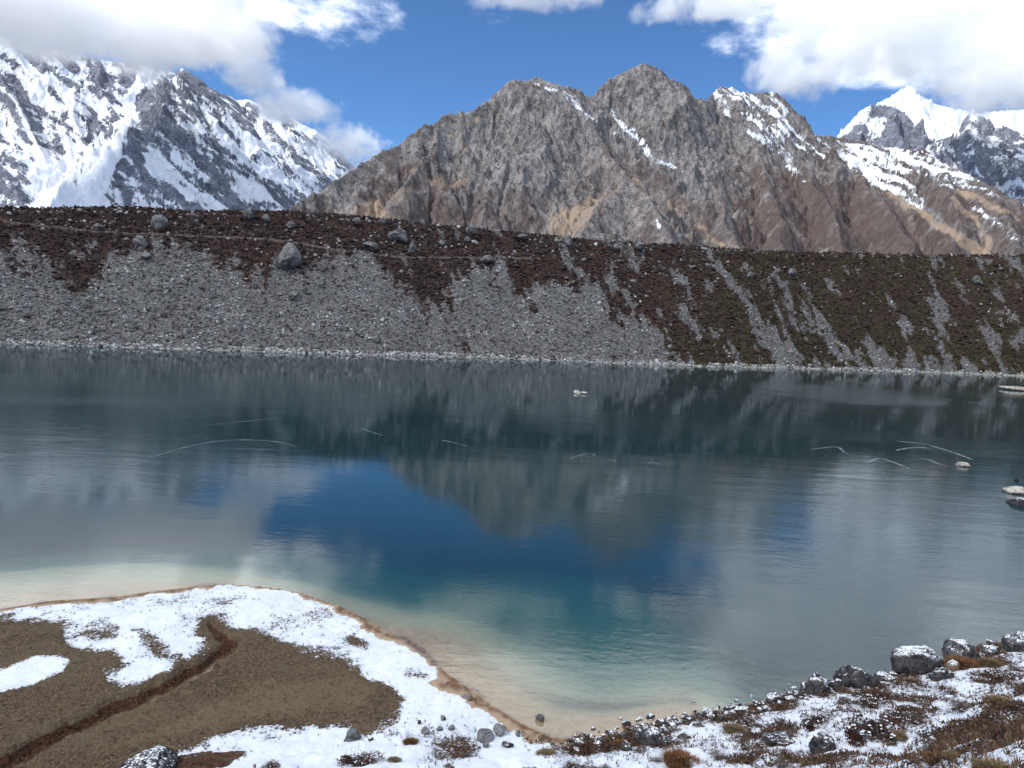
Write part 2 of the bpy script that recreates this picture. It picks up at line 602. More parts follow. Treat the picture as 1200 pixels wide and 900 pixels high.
def mid_cover(X, Y, Z, N, PX, PY, D):
    jx = PX + 5 * fbm(PX / 30, PY / 30, 4, 0.6, 71)
    jy = PY + 5 * fbm(PX / 30, PY / 30, 4, 0.6, 72)
    snow = np.full(X.shape, -0.6)
    # dusting on the right-hand saddle and peaks
    snow += fld(jx, jy, [([(826, 112), (853, 92), (905, 105), (945, 150), (1010, 165), (1090, 172), (1150, 205), (1205, 240), (1160, 235), (1120, 215),
                           (1075, 205), (1060, 230), (1010, 212), (985, 190), (930, 185), (900, 165), (860, 140)], 0.98)], 16)
    snow += fld(jx, jy, [([(980, 162), (1080, 172), (1130, 202), (1150, 225), (1100, 235), (1060, 230), (1000, 195)], 0.36)], 12)
    st = streaks(jx, jy, [([(625, 96, .5), (660, 112, 2.5), (690, 135, 2), (700, 140, 1)], .9),
                          ([(705, 116, 1), (730, 145, 5), (755, 170, 5), (775, 190, 2), (797, 202, 1)], 1.0),
                          ([(722, 155, 3), (745, 175, 2)], .75),
                          ([(840, 108, 3), (845, 120, 5), (852, 134, 3)], 1.25),
                          ([(862, 150, 2), (900, 165, 4), (925, 190, 5), (945, 215, 1)], 0.9),
                          ([(880, 110, 3), (900, 130, 4), (925, 150, 4)], 1.0),
                          ([(905, 108, 2), (925, 140, 3)], .9),
                          ([(985, 178, 3), (1020, 205, 4), (1055, 228, 4), (1080, 245, 3)], 1.2),
                          ([(1000, 170, 2), (1040, 200, 3), (1085, 235, 2)], 1.0),
                          ([(1050, 175, 3), (1080, 195, 3), (1100, 212, 2)], 1.0),
                          ([(1090, 178, 3), (1130, 200, 3), (1165, 212, 2)], .9),
                          ([(768, 256, 2), (772, 262, 2)], 1.2),
                          ([(1140, 240, 3), (1170, 262, 5), (1195, 285, 4)], 0.75)], 5)
    fu, fv = X * 0.70 - Z * 0.71, X * 0.71 + Z * 0.70
    fall = fbm(fv / 16 + 0.4 * fbm(X / 60, Z / 60, 3, 0.5, 55), fu / 150, 5, 0.6, 56)
    dust = sstep(snow, -0.5, 0.3)
    snow = snow + (0.85 * fall + 0.35 * fbm(X / 9, Z / 9, 3, 0.6, 57)) * dust
    snow = np.maximum(snow, np.clip(st * 0.80 - 0.10, -1, 0.68) + 0.28 * fall)
    tan = -0.22 + 0.25 * sstep(PY, 190, 270) * sstep(PX, 860, 700) + 0 * X
    tan += fld(jx, jy, [([(340, 262), (480, 215), (540, 190), (560, 215), (500, 235), (470, 265), (440, 290), (330, 280)], 0.62),
                        ([(425, 245), (445, 235), (452, 262), (428, 265)], 0.8),
                        ([(660, 250), (690, 225), (735, 205), (760, 215), (720, 232), (690, 262), (665, 285)], 0.8),
                        ([(640, 245), (665, 240), (660, 290), (640, 285)], 0.7),
                        ([(740, 205), (790, 205), (850, 270), (820, 275)], 0.4),
                        ([(800, 190), (830, 200), (870, 260), (850, 260)], 0.5),
                        ([(1090, 205), (1150, 210), (1140, 260), (1100, 250)], 0.5),
                        ([(500, 150), (575, 130), (570, 145), (510, 175)], 0.4),
                        ([(870, 180), (960, 200), (990, 260), (900, 270)], 0.2)], 8)
    tst = streaks(jx, jy, [([(735, 203, 1), (775, 230, 1.2), (830, 275, 1.5), (870, 296, 1.5)], .9),
                           ([(1040, 225, 3), (1100, 262, 4), (1150, 298, 9)], 1.2),
                           ([(1125, 225, 4), (1160, 240, 3), (1190, 255, 2)], .9),
                           ([(1120, 235, 3), (1145, 262, 3), (1160, 285, 4)], .9),
                           ([(560, 140, 2), (500, 185, 2), (470, 210, 2)], 0.6),
                           ([(535, 155, 2), (548, 168, 4), (540, 178, 2)], .8),
                           ([(880, 255, 2), (884, 290, 2)], .6),
                           ([(800, 240, 2), (815, 262, 2)], .7)], 4)
    tan = np.maximum(tan, tst)
    grav = streaks(jx, jy, [([(1060, 228, 3), (1105, 262, 5), (1150, 298, 9)], 1.0)], 4)
    veg = 0.08 + 0.45 * sstep(PY, 130, 260) + 0.3 * sstep(jx, 800, 1000) + 0.12 * fbm(X / 220, Y / 220, 4, 0.5, 90) * 2
    veg += fld(jx, jy, [([(460, 165), (600, 180), (640, 260), (560, 290), (420, 240)], 0.15), ([(700, 165), (800, 215), (850, 300), (740, 210)], 0.25),
                        ([(560, 100), (690, 130), (740, 75), (830, 120), (800, 190), (700, 170), (640, 230), (540, 200)], -0.35),
                        ([(880, 190), (1050, 240), (1080, 300), (860, 300)], 0.2)], 12)
    veg = veg * (1 - grav)
    return {'snow': snow, 'tan': tan, 'veg': veg}


mid_ridges = [
    dict(pts=[(250, 300, 1380), (335, 250, 1500), (400, 207, 1650), (455, 169, 1750), (490, 147, 1800), (515, 136, 1850), (560, 122, 1900), (580, 112, 1930), (605, 95, 1960),
              (628, 87, 2000), (645, 96, 2000), (660, 102, 2010), (683, 109, 2050), (690, 116, 2080), (700, 108, 2110), (715, 94, 2150), (728, 80, 2190), (742, 72, 2200), (753, 74, 2200),
              (770, 82, 2210), (785, 92, 2230), (800, 100, 2250), (815, 113, 2290), (826, 117, 2300), (838, 107, 2380), (853, 96, 2400), (865, 104, 2440), (885, 108, 2480),
              (905, 107, 2500), (915, 109, 2520), (928, 122, 2550), (943, 152, 2560), (985, 160, 2600), (1020, 168, 2520), (1070, 173, 2450), (1105, 190, 2400), (1150, 208, 2300),
              (1200, 243, 2200), (1290, 290, 2100), (1420, 310, 2000)], k=1.08),
    dict(pts=[(628, 87, 2000), (612, 130, 1900), (600, 170, 1800), (575, 230, 1640), (560, 300, 1480)], k=1.0),
    dict(pts=[(515, 136, 1850), (505, 175, 1760), (470, 215, 1620), (440, 280, 1450)], k=1.0),
    dict(pts=[(660, 102, 2010), (700, 150, 1930), (738, 204, 1800), (700, 238, 1660), (662, 295, 1480)], k=0.95),
    dict(pts=[(738, 204, 1800), (775, 250, 1650), (790, 300, 1500)], k=0.95),
    dict(pts=[(742, 72, 2200), (748, 110, 2120), (770, 160, 2030), (800, 200, 1930)], k=1.15),
    dict(pts=[(826, 117, 2300), (820, 165, 2160), (830, 210, 1980), (870, 300, 1640)], k=1.0),
    dict(pts=[(853, 96, 2400), (872, 150, 2290), (900, 210, 2080), (930, 300, 1720)], k=1.0),
    dict(pts=[(905, 107, 2500), (925, 165, 2380), (965, 225, 2130), (1000, 300, 1780)], k=1.05),
    dict(pts=[(985, 160, 2600), (1005, 195, 2420), (1040, 240, 2180), (1075, 300, 1840)], k=1.0),
    dict(pts=[(1105, 190, 2400), (1118, 212, 2280), (1125, 240, 2150), (1120, 300, 1900)], k=1.0),
    dict(pts=[(1150, 208, 2300), (1175, 240, 2150), (1200, 300, 1900)], k=1.0),
]
rr = np.concatenate([np.linspace(1250, 2640, 430), np.linspace(2660, 3600, 24)])
o = massif('granite_mountain', mid_ridges, 225, 1450, 840, rr, M_mid, mid_cover, amp=46, gully=95, seed=100, crag=9)
tag(o, kind='structure')


def left_cover(X, Y, Z, N, PX, PY, D):
    jx = PX + 4 * fbm(PX / 25, PY / 25, 4, 0.6, 171)
    jy = PY + 4 * fbm(PX / 25, PY / 25, 4, 0.6, 172)
    # ledges dip to the right across the faces
    u = (X * 0.77 - Z * 0.64)
    v = (X * 0.64 + Z * 0.77)
    ledge = fbm(v / 48 + 0.5 * fbm(X / 160, Z / 160, 3, 0.5, 5), u / 330, 6, 0.62, 181)
    ledge2 = fbm(v / 120, u / 500, 4, 0.6, 191)
    snow = 0.74 + 0.85 * ledge + 0.4 * ledge2 + 0.45 * fbm(v / 19 + 0.4 * fbm(X / 60, Z / 60, 2, 0.5, 6), u / 130, 4, 0.6, 183)
    snow += 0.35 * (N[..., 2] - 0.62)
    snow += fld(jx, jy, [([(184, 92), (213, 76), (236, 96), (262, 128), (232, 146), (200, 122), (165, 125), (174, 104)], -0.36)], 5)
    snow += fld(jx, jy, [([(163, 118), (190, 92), (205, 110), (232, 148), (262, 185), (290, 205), (262, 218), (225, 212), (200, 190), (185, 165), (160, 170)], -0.42),
                         ([(150, 150), (170, 130), (182, 165), (165, 185), (142, 175)], -0.35),
                         ([(118, 225), (142, 178), (170, 195), (200, 215), (230, 250), (120, 250)], -0.28),
                         ([(205, 85), (222, 82), (240, 110), (225, 120)], -0.4),
                         ([(280, 230), (320, 235), (330, 252), (290, 252)], -0.2),
                         ([(0, 215), (20, 215), (38, 235), (20, 245), (0, 240)], -0.45),
                         ([(10, 80), (25, 85), (30, 130), (50, 150), (42, 160), (25, 150), (12, 110)], -0.45),
                         ([(90, 72), (160, 80), (160, 115), (140, 125), (100, 95)], -0.3),
                         ([(55, 135), (140, 140), (140, 155), (110, 175), (60, 160)], -0.22)], 9)
    snow += fld(jx, jy, [([(40, 195), (120, 185), (150, 120), (165, 80), (170, 90), (150, 150), (125, 215), (130, 250), (30, 250)], 0.7),
                         ([(60, 100), (110, 110), (130, 130), (70, 130)], 0.25),
                         ([(265, 130), (330, 190), (370, 240), (350, 240), (300, 190), (255, 150)], 0.05)], 7)
    snow = np.maximum(snow, streaks(jx, jy, [([(165, 82, 2), (155, 120, 3), (143, 160, 5), (125, 200, 10), (90, 240, 20)], 1.0),
                                             ([(178, 121, 1), (208, 124, 1), (250, 154, 1)], 0.75),
                                             ([(12, 110, 2), (35, 150, 3), (55, 190, 4)], .9)], 3))
    return {'snow': snow, 'tan': np.full(X.shape, -1.0), 'veg': np.full(X.shape, -1.0)}


left_ridges = [
    dict(pts=[(213, 79, 5000), (235, 92, 5000), (260, 115, 4990), (290, 140, 4960), (320, 180, 4920), (350, 215, 4880), (400, 275, 4800)], k=1.35),
    dict(pts=[(213, 79, 5000), (202, 98, 4930), (190, 92, 4900), (184, 110, 4850), (170, 130, 4780), (160, 165, 4650), (140, 195, 4500), (118, 228, 4350), (112, 262, 4200)], k=1.25),
    dict(pts=[(213, 79, 5000), (222, 120, 4850), (250, 170, 4660), (300, 260, 4300)], k=1.25),
    dict(pts=[(190, 92, 4900), (205, 150, 4680), (220, 200, 4500), (235, 262, 4250)], k=1.25),
    dict(pts=[(-160, 15, 6500), (-60, 25, 6500), (20, 48, 6400), (80, 62, 6300), (130, 72, 6300), (168, 76, 6200), (200, 84, 6200), (240, 100, 6300), (278, 117, 6500), (292, 116, 6500),
              (303, 121, 6500), (316, 117, 6500), (330, 128, 6500), (350, 144, 6500), (370, 152, 6500), (388, 166, 6500), (412, 191, 6600), (450, 225, 6700), (520, 280, 6800)], k=1.0),
    dict(pts=[(-60, 25, 6500), (0, 85, 5950), (30, 140, 5550), (50, 180, 5300), (70, 262, 4900)], k=1.0),
    dict(pts=[(100, 66, 6300), (85, 130, 5800), (100, 170, 5500)], k=0.9),
    dict(pts=[(316, 117, 6500), (340, 170, 6100), (370, 262, 5600)], k=1.05),
    dict(pts=[(-60, 150, 5600), (0, 190, 5100), (40, 262, 4700)], k=1.0),
]
rr = np.concatenate([np.linspace(4050, 6750, 400), np.linspace(6800, 8500, 14)])
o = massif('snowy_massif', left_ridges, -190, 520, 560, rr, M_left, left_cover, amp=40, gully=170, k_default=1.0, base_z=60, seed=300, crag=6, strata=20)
tag(o, kind='structure')


def right_cover(X, Y, Z, N, PX, PY, D):
    snow = 0.62 + 0.5 * fbm(X / 120, Z / 90, 5, 0.6, 201) + 0.9 * (N[..., 2] - 0.6)
    snow += 0.8 * sstep(np.hypot(X, Y), 7400, 7900)
    snow += fld(PX, PY, [([(1040, 140), (1060, 140), (1082, 175), (1025, 172)], -0.6), ([(985, 160), (1005, 150), (1018, 178), (985, 178)], -0.6),
                         ([(1016, 118), (1050, 118), (1070, 145), (1060, 140), (1040, 128), (1020, 130)], -0.35),
                         ([(1085, 165), (1130, 150), (1150, 175), (1170, 235), (1100, 200)], -0.25)], 6)
    snow += fld(PX, PY, [([(978, 158), (1012, 130), (1015, 138), (985, 162)], 0.9), ([(1010, 140), (1045, 140), (1030, 165)], 0.5)], 3)
    return {'snow': snow, 'tan': np.full(X.shape, -1.0), 'veg': np.full(X.shape, -1.0)}


right_ridges = [
    dict(pts=[(955, 180, 4300), (980, 157, 4300), (1008, 131, 4300), (1018, 121, 4300), (1034, 119, 4300), (1047, 119, 4300), (1058, 128, 4300), (1068, 140, 4300), (1084, 172, 4250), (1095, 200, 4200)], k=1.1),
    dict(pts=[(1047, 119, 4300), (1052, 140, 4150), (1060, 185, 3900)], k=1.2),
    dict(pts=[(1010, 131, 4300), (1003, 155, 4130), (990, 190, 3950)], k=1.2),
    dict(pts=[(1005, 140, 9000), (1030, 122, 9000), (1063, 99, 9000), (1078, 111, 9000), (1100, 122, 9000), (1150, 130, 9000), (1300, 120, 9000), (1450, 180, 9000), (1620, 200, 9000)], k=0.9),
    dict(pts=[(1063, 99, 9000), (1085, 130, 8500), (1100, 170, 7900)], k=0.9),
    dict(pts=[(1070, 190, 6300), (1093, 165, 6500), (1110, 158, 6500), (1128, 144, 6500), (1143, 126, 6500), (1150, 130, 6500), (1160, 140, 6500), (1180, 145, 6500), (1200, 155, 6500), (1230, 140, 6500), (1300, 130, 6500), (1400, 175, 6500), (1500, 210, 6500), (1640, 250, 6500)], k=1.2),
    dict(pts=[(1143, 126, 6500), (1140, 165, 6150), (1160, 240, 5500)], k=1.25),
    dict(pts=[(1110, 158, 6500), (1110, 200, 6000), (1120, 240, 5700)], k=1.25),
    dict(pts=[(1200, 155, 6500), (1190, 195, 6000), (1210, 250, 5500)], k=1.25),
]
rr = np.concatenate([np.linspace(3700, 4500, 90), np.linspace(4600, 6700, 190), np.linspace(6800, 9200, 90), np.linspace(9300, 10500, 8)])
o = massif('far_snow_peaks', right_ridges, 930, 1650, 430, rr, M_right, right_cover, amp=70, gully=130, k_default=1.1, base_z=80, seed=500, crag=14)
tag(o, kind='structure')

def ico(sub):
    import bmesh
    bm = bmesh.new()
    bmesh.ops.create_icosphere(bm, subdivisions=sub, radius=1.0)
    v = np.array([x.co[:] for x in bm.verts])
    f = np.array([[q.index for q in x.verts] for x in bm.faces])
    bm.free()
    return v, f


# ------------------------------------------------------------------ clouds
def cloud_volume(px, py, rngm, wpx, hpx, depth, dens, label, seed, lobes, grain=120.0, amp=3.2):
    """one cloud bank: vapour of uneven density inside a closed hull; lobes are (px, py, rx, ry, weight)"""
    c = survey(px, py, rngm)
    k = np.linalg.norm(c - EYE) / 901
    a = math.atan2(c[0], c[1])
    v, f = ico(4)
    me = bpy.data.meshes.new('cloud')
    me.from_pydata([tuple(q) for q in v], [], f.tolist())
    m, t, out = material('cloud_vapour')
    O = t.node('ShaderNodeTexCoord').outputs['Object']
    gp = obj_coord(t)
    off = t.node('ShaderNodeVectorMath', operation='ADD')
    t.l.new(gp, off.inputs[0])
    off.inputs[1].default_value = (seed * 3110.0, seed * 770.0, 0)
    n = t.noise(off.outputs[0], 1 / grain, 9, 0.6, 0.3)
    n0 = t.noise(off.outputs[0], 0.28 / grain, 3, 0.5)
    s = t.node('ShaderNodeSeparateXYZ')
    t.l.new(O, s.inputs[0])
    f_ = None
    cr, sr = math.cos(ROLL), math.sin(ROLL)
    for (lx, ly, rx, ry, w) in lobes:
        ox, oy = (lx - px), -(ly - py)
        lx_, lz_ = ox / (wpx / 2), oy / (hpx / 2)
        dx = t.m('DIVIDE', t.m('SUBTRACT', s.outputs[0], lx_), rx / (wpx / 2))
        dz = t.m('DIVIDE', t.m('SUBTRACT', s.outputs[2], lz_), ry / (hpx / 2))
        r2 = t.m('ADD', t.m('ADD', t.m('MULTIPLY', dx, dx), t.m('MULTIPLY', dz, dz)), t.m('MULTIPLY', t.m('MULTIPLY', s.outputs[1], s.outputs[1]), 1.3))
        g = t.m('MULTIPLY', t.m('SUBTRACT', 1.0, r2), w)
        f_ = g if f_ is None else t.m('MAXIMUM', f_, g)
    f_ = t.m('MINIMUM', f_, 0.8)
    d = t.m('ADD', f_, t.m('MULTIPLY', t.m('SUBTRACT', n, 0.5), amp))
    d = t.m('ADD', d, t.m('MULTIPLY', t.m('SUBTRACT', n0, 0.5), amp * 0.5))
    d = t.m('MULTIPLY', t.smooth(d, 0.05, 0.8), dens)
    vs = t.node('ShaderNodeVolumePrincipled')
    vs.inputs['Color'].default_value = (1, 1, 1, 1)
    vs.inputs['Anisotropy'].default_value = 0.15
    t.put(vs.inputs['Density'], d)
    t.l.new(vs.outputs[0], out.inputs['Volume'])
    me.materials.append(m)
    o = bpy.data.objects.new('cloud', me)
    C.objects.link(o)
    o.location = c
    o.rotation_euler = (0, ROLL, -a)
    o.scale = (wpx * k / 2, depth, hpx * k / 2)
    tag(o, label, 'cloud', 'clouds over the summits')
    return o


cloud_volume(40, 5, 4450, 700, 260, 360, 0.009, 'large pale cloud bank hiding the summits of the snowy massif', 1,
             [(30, 10, 120, 46, 1.3), (120, 8, 62, 42, 1.2), (160, -4, 60, 34, 1.2), (-150, 5, 170, 70, 1.3), (215, -12, 45, 26, 1.0)])
cloud_volume(330, 105, 5700, 420, 220, 260, 0.010, 'billowing cloud trailing down behind the sharp peak', 4,
             [(265, 66, 50, 40, 1.2), (292, 90, 36, 26, 1.1), (262, 25, 34, 34, 1.1), (345, 122, 50, 22, .9), (395, 150, 50, 24, .85), (440, 172, 36, 22, .8), (325, 98, 12, 18, .6)])
cloud_volume(1110, 10, 5400, 640, 320, 260, 0.009, 'large white cloud bank hanging over the far snow peaks on the right', 2,
             [(1060, 30, 130, 55, 1.3), (985, 62, 55, 34, 1.1), (1160, 72, 85, 40, 1.2), (1290, 50, 130, 85, 1.2), (925, 105, 34, 10, .5), (880, -8, 100, 16, .9), (1080, -50, 170, 50, .9)],
             grain=150.0)
cloud_volume(620, -12, 4300, 220, 70, 200, 0.007, 'thin wisp of cloud at the top of the blue sky', 3, [(600, -8, 65, 16, .9), (660, -10, 50, 10, .7)])


def shade_cloud():
    """the cumulus overhead behind the camera, between the sun and the lake"""
    v, f = ico(4)
    P_ = v * np.array([600, 470, 130])
    P_ = P_ * (1 + 0.16 * fbm(v[:, 0] * 2.1 + 3, v[:, 1] * 2.1 + v[:, 2], 4, 0.5, 44))[:, None]
    me = bpy.data.meshes.new('overhead_cloud')
    me.from_pydata([tuple(q) for q in P_], [], f.tolist())
    m, t, out = material('overhead_vapour')
    vs = t.node('ShaderNodeVolumePrincipled')
    vs.inputs['Color'].default_value = (1, 1, 1, 1)
    vs.inputs['Density'].default_value = 0.0031
    vs.inputs['Anisotropy'].default_value = 0.5
    t.l.new(vs.outputs[0], out.inputs['Volume'])
    me.materials.append(m)
    o = bpy.data.objects.new('overhead_cloud', me)
    C.objects.link(o)
    off = 820 / math.tan(SUN_EL)
    o.location = (25 + off * math.sin(SUN_AZ), 240 + off * math.cos(SUN_AZ), 840)
    tag(o, 'broad cloud overhead shading the lake, moraine and near bank', 'cloud')


shade_cloud()

# ------------------------------------------------------------------ ground: one sheet from the camera's hill to the horizon
def ground_material():
    m, t, out = material('valley_ground')
    P = obj_coord(t)
    sepz = t.node('ShaderNodeSeparateXYZ')
    t.l.new(P, sepz.inputs[0])
    z = sepz.outputs[2]
    n_big = t.noise(P, 0.25, 5, 0.6)
    n_mid = t.noise(P, 1.6, 6, 0.65, 0.4)
    n_fine = t.noise(P, 7.0, 5, 0.7)
    n_tiny = t.noise(P, 30.0, 3, 0.7)
    # winter turf, flattened brown grass
    turf = t.mix(t.smooth(n_fine, 0.32, 0.68), (0.034, 0.024, 0.016), (0.155, 0.110, 0.068))
    turf = t.mix(t.m('MULTIPLY', t.smooth(n_big, 0.42, 0.62), 0.7), turf, t.mix(n_fine, (0.075, 0.056, 0.036), (0.17, 0.128, 0.078)))
    turf = t.mix(t.smooth(n_tiny, 0.55, 0.75), turf, (0.20, 0.155, 0.10))
    gold = t.smooth(t.m('ADD', t.attr('gold').outputs['Fac'], t.m('MULTIPLY', t.m('SUBTRACT', n_mid, 0.5), 0.8)), 0.3, 0.9)
    turf = t.mix(t.m('MULTIPLY', gold, 0.6), turf, t.mix(n_fine, (0.095, 0.070, 0.040), (0.22, 0.162, 0.10)))
    # peaty soil: channel and bare patches
    soil = t.mix(t.smooth(n_fine, 0.35, 0.7), (0.024, 0.012, 0.008), (0.120, 0.052, 0.028))
    ch = t.smooth(t.m('ADD', t.attr('soil').outputs['Fac'], t.m('MULTIPLY', t.m('SUBTRACT', n_mid, 0.5), 0.7)), 0.35, 0.65)
    col = t.mix(ch, turf, soil)
    # stony shore of the right bank
    stn = t.mix(t.smooth(n_fine, 0.4, 0.62), (0.06, 0.05, 0.045), (0.26, 0.235, 0.21))
    col = t.mix(t.smooth(t.attr('stony').outputs['Fac'], 0.2, 0.8), col, stn)
    # sand of the beach rim and shelf, then weed and silt with depth (bed of the lake)
    sand = t.mix(t.smooth(n_mid, 0.3, 0.7), (0.37, 0.265, 0.17), (0.48, 0.37, 0.26))
    sand = t.mix(t.smooth(n_fine, 0.6, 0.75), sand, (0.24, 0.15, 0.09))
    wet = t.attr('sand').outputs['Fac']
    sandm = t.smooth(t.m('ADD', wet, t.m('MULTIPLY', t.m('SUBTRACT', n_mid, 0.5), 0.35)), 0.35, 0.6)
    col = t.mix(sandm, col, t.mix(t.attr('wetline').outputs['Fac'], sand, (0.16, 0.085, 0.045)))
    weed = t.m('MULTIPLY', t.smooth(z, -0.08, -0.3), t.attr('weed').outputs['Fac'])
    col = t.mix(t.smooth(z, -0.02, -0.3), col, t.mix(n_mid, (0.43, 0.36, 0.26), (0.54, 0.47, 0.36)))
    col = t.mix(weed, col, t.mix(t.smooth(n_big, 0.4, 0.6), (0.085, 0.085, 0.065), (0.13, 0.12, 0.09)))
    silt = t.smooth(t.m('ADD', z, t.m('MULTIPLY', t.m('SUBTRACT', n_big, 0.5), 0.5)), -0.45, -1.1)
    silt = t.m('MULTIPLY', silt, t.m('SUBTRACT', 1.0, t.m('MULTIPLY', weed, 0.8)))
    silt = t.m('MULTIPLY', silt, t.smooth(z, 0.0, -0.9))
    col = t.mix(silt, col, t.mix(n_big, (0.30, 0.28, 0.22), (0.42, 0.38, 0.30)))
    # snow lying between tufts
    sa = t.attr('snow').outputs['Fac']
    s = t.m('ADD', sa, t.m('MULTIPLY', t.m('SUBTRACT', n_fine, 0.5), 1.7))
    s = t.m('ADD', s, t.m('MULTIPLY', t.m('SUBTRACT', n_mid, 0.5), 0.75))
    s = t.m('ADD', s, t.m('MULTIPLY', t.m('SUBTRACT', n_tiny, 0.5), 0.6))
    snow = t.smooth(s, 0.46, 0.56)
    scol = t.mix(t.smooth(t.m('ADD', n_mid, t.m('MULTIPLY', n_big, 0.7)), 0.6, 1.1), (0.64, 0.68, 0.74), (0.80, 0.82, 0.86))
    col = t.mix(snow, col, scol)
    h = t.m('ADD', t.m('MULTIPLY', n_fine, t.smooth(snow, 0, 1, 0.7, 0.18)), t.m('MULTIPLY', n_tiny, t.smooth(snow, 0, 1, 0.25, 0.05)))
    h = t.m('ADD', h, t.m('MULTIPLY', snow, 0.5))
    h = t.m('ADD', h, t.m('MULTIPLY', n_mid, 1.6))
    nrm = t.bump(h, 0.7, 0.10)
    b = principled(t, out, col, 0.9, nrm, 0.15)
    return m


M_ground = ground_material()


def front_az(pxl, pxr, n):
    a0 = math.atan2(*ray(pxl, 800)[:2])
    a1 = math.atan2(*ray(pxr, 800)[:2])
    return np.linspace(a0, a1, n)


azf = front_az(-60, 1260, 600)
azs = np.concatenate([np.linspace(-math.pi, azf[0] - 0.01, 60), azf, np.linspace(azf[-1] + 0.01, math.pi, 60)])
rrs = np.concatenate([[0.02, 1.0, 2.0], np.linspace(3, 11, 24), np.geomspace(11.2, 95, 330), np.geomspace(98, 620, 50), np.geomspace(700, 40000, 22)])
A, R = np.meshgrid(azs, rrs)
X, Y = R * np.sin(A), R * np.cos(A)
Z = ground_height(X, Y)
sd = seg_signed(X, Y, shore, lambda q: np.interp(q, S_AZ, S_R))
sd0 = sd
sd = sd + np.where(sd < 0.6, 0.65 * fbm(X * 0.3, Y * 0.3, 5, 0.65, 466), 0)
PX, PY = seen_at(X, Y, Z)
jx = PX + 7 * fbm(X * 0.35, Y * 0.35, 4, 0.6, 401)
jy = PY + 5 * fbm(X * 0.35, Y * 0.35, 4, 0.6, 402)
inview = (np.abs(A) < 0.9) & (sd < 0.5)
channel = [(-60, 918, 12), (0, 893, 10), (60, 868, 10), (130, 832, 9), (200, 802, 8), (250, 778, 7), (272, 757, 6), (263, 744, 5), (246, 733, 3)]
turf_polys = [
    [(-80, 735), (0, 731), (40, 730), (62, 738), (76, 757), (96, 764), (128, 768), (140, 778), (124, 792), (132, 812), (154, 816), (178, 800), (228, 776), (252, 768), (256, 752), (236, 740), (230, 728),
     (246, 725), (270, 738), (300, 742), (322, 752), (336, 758), (370, 768), (396, 774), (420, 786), (432, 800), (450, 812), (440, 838), (420, 846), (380, 842), (332, 846), (300, 848), (272, 856),
     (240, 866), (205, 872), (170, 884), (140, 905), (-80, 960)]]
snow = 0.92 + 0.35 * fbm(X * 0.22, Y * 0.22, 4, 0.6, 455)
tmask = sstep(poly_sd(jx, jy, turf_polys[0]), -13, 9)
snow -= 1.25 * tmask * inview
snow += 1.2 * sstep(poly_sd(jx, jy, [(-80, 795), (0, 788), (30, 777), (60, 773), (84, 780), (70, 795), (40, 806), (0, 813), (-80, 830)]), -5, 4) * inview
# grass shows through towards the edges of the turf and in a few scattered spots
near_turf = np.exp(-np.maximum(-poly_sd(PX, PY, turf_polys[0]), 0) / 24)
snow += 0.22 * tmask * np.exp(-np.maximum(poly_sd(PX, PY, turf_polys[0]), 0) / 9) * inview
snow -= 0.42 * near_turf * (1 - tmask) * inview * (0.6 + 1.2 * fbm(X * 0.5, Y * 0.5, 3, 0.6, 433))
for ln, wgt in [([(165, 740, 2), (180, 755, 6), (205, 772, 5)], 0.5), ([(110, 738, 4), (135, 736, 3)], 0.4), ([(413, 748, 2), (430, 760, 2)], 0.4),
                ([(478, 790, 2), (495, 798, 3), (520, 808, 3), (532, 812, 1)], 0.38), ([(445, 815, 10), (465, 820, 6)], 0.4), ([(380, 846, 8), (440, 845, 8), (460, 835, 6)], 0.42),
                ([(300, 862, 3), (350, 858, 4), (420, 866, 4), (520, 880, 5), (620, 880, 4)], 0.06), ([(140, 800, 6), (150, 812, 6)], 0.3)]:
    snow -= wgt * (1 - sstep(line_d(jx, jy, ln), 0, 9)) * inview
toe_r = np.interp(A, T_AZ, T_R)
hillm = sstep(1 - R / toe_r, -0.06, 0.06) * (sd < 0)
patch = fbm(X * 0.28, Y * 0.28, 5, 0.6, 411)
snow -= hillm * (0.16 + 0.46 * np.clip(patch + 0.02, 0, 1)) * sstep(PX, 120, 620)
snow -= hillm * 0.05
snow += 0.34 * hillm * sstep(PX, 680, 600) * sstep(PX, 200, 300)
rim = np.where(PX > 655, (0.75 + 0.8 * fbm(X * 0.5, Y * 0.5, 3, 0.6, 16)) * np.clip(1 + sd / 1.8, 0, 1), 0)
snow -= np.where((A > np.arctan2(*on_level(658, 867)[:2])) & inview, rim, 0)
beachw = 0.75 + 0.3 * fbm(X * 0.2, Y * 0.2, 2, 0.5, 5)
snow = snow - 2.2 * sstep(sd, -beachw * 0.95, -beachw * 0.45)
soil = (1 - sstep(line_d(jx, jy, channel), -4, 2)) * inview * 1.0
soil = np.maximum(soil, hillm * 0.6 * sstep(patch, -0.1, 0.35))
snow = np.where(soil * (PX < 300) > 0.5, np.minimum(snow, -0.2 + 0.5 * (fbm(X * 0.8, Y * 0.8, 3, 0.5, 77) > 0.55)), snow)
leftbeach = 1 - sstep(PX, 655, 720)
lakeside = R < np.interp(A, FS_AZ, FS_R) - 30
sand = sstep(sd, -1.5, -0.7) * lakeside * np.where(sd < 0, leftbeach, 1 - 0.35 * sstep(PX, 850, 1000) * (sd < 8))
wetline = np.exp(-((sd + 0.15) / 0.22) ** 2) * leftbeach
weed_a = 0.85 * (1 - sstep(line_d(PX + 6 * fbm(X / 3, Y / 3, 3, .5, 7), PY, [(545, 766, 0), (575, 790, 4), (610, 812, 6), (650, 832, 9), (690, 838, 11), (740, 836, 11), (800, 828, 6)]), -4, 12))
gold = sstep(poly_sd(PX, PY, [(200, 850), (300, 808), (400, 795), (440, 810), (420, 830), (300, 842), (180, 868), (100, 890)]), -15, 10)
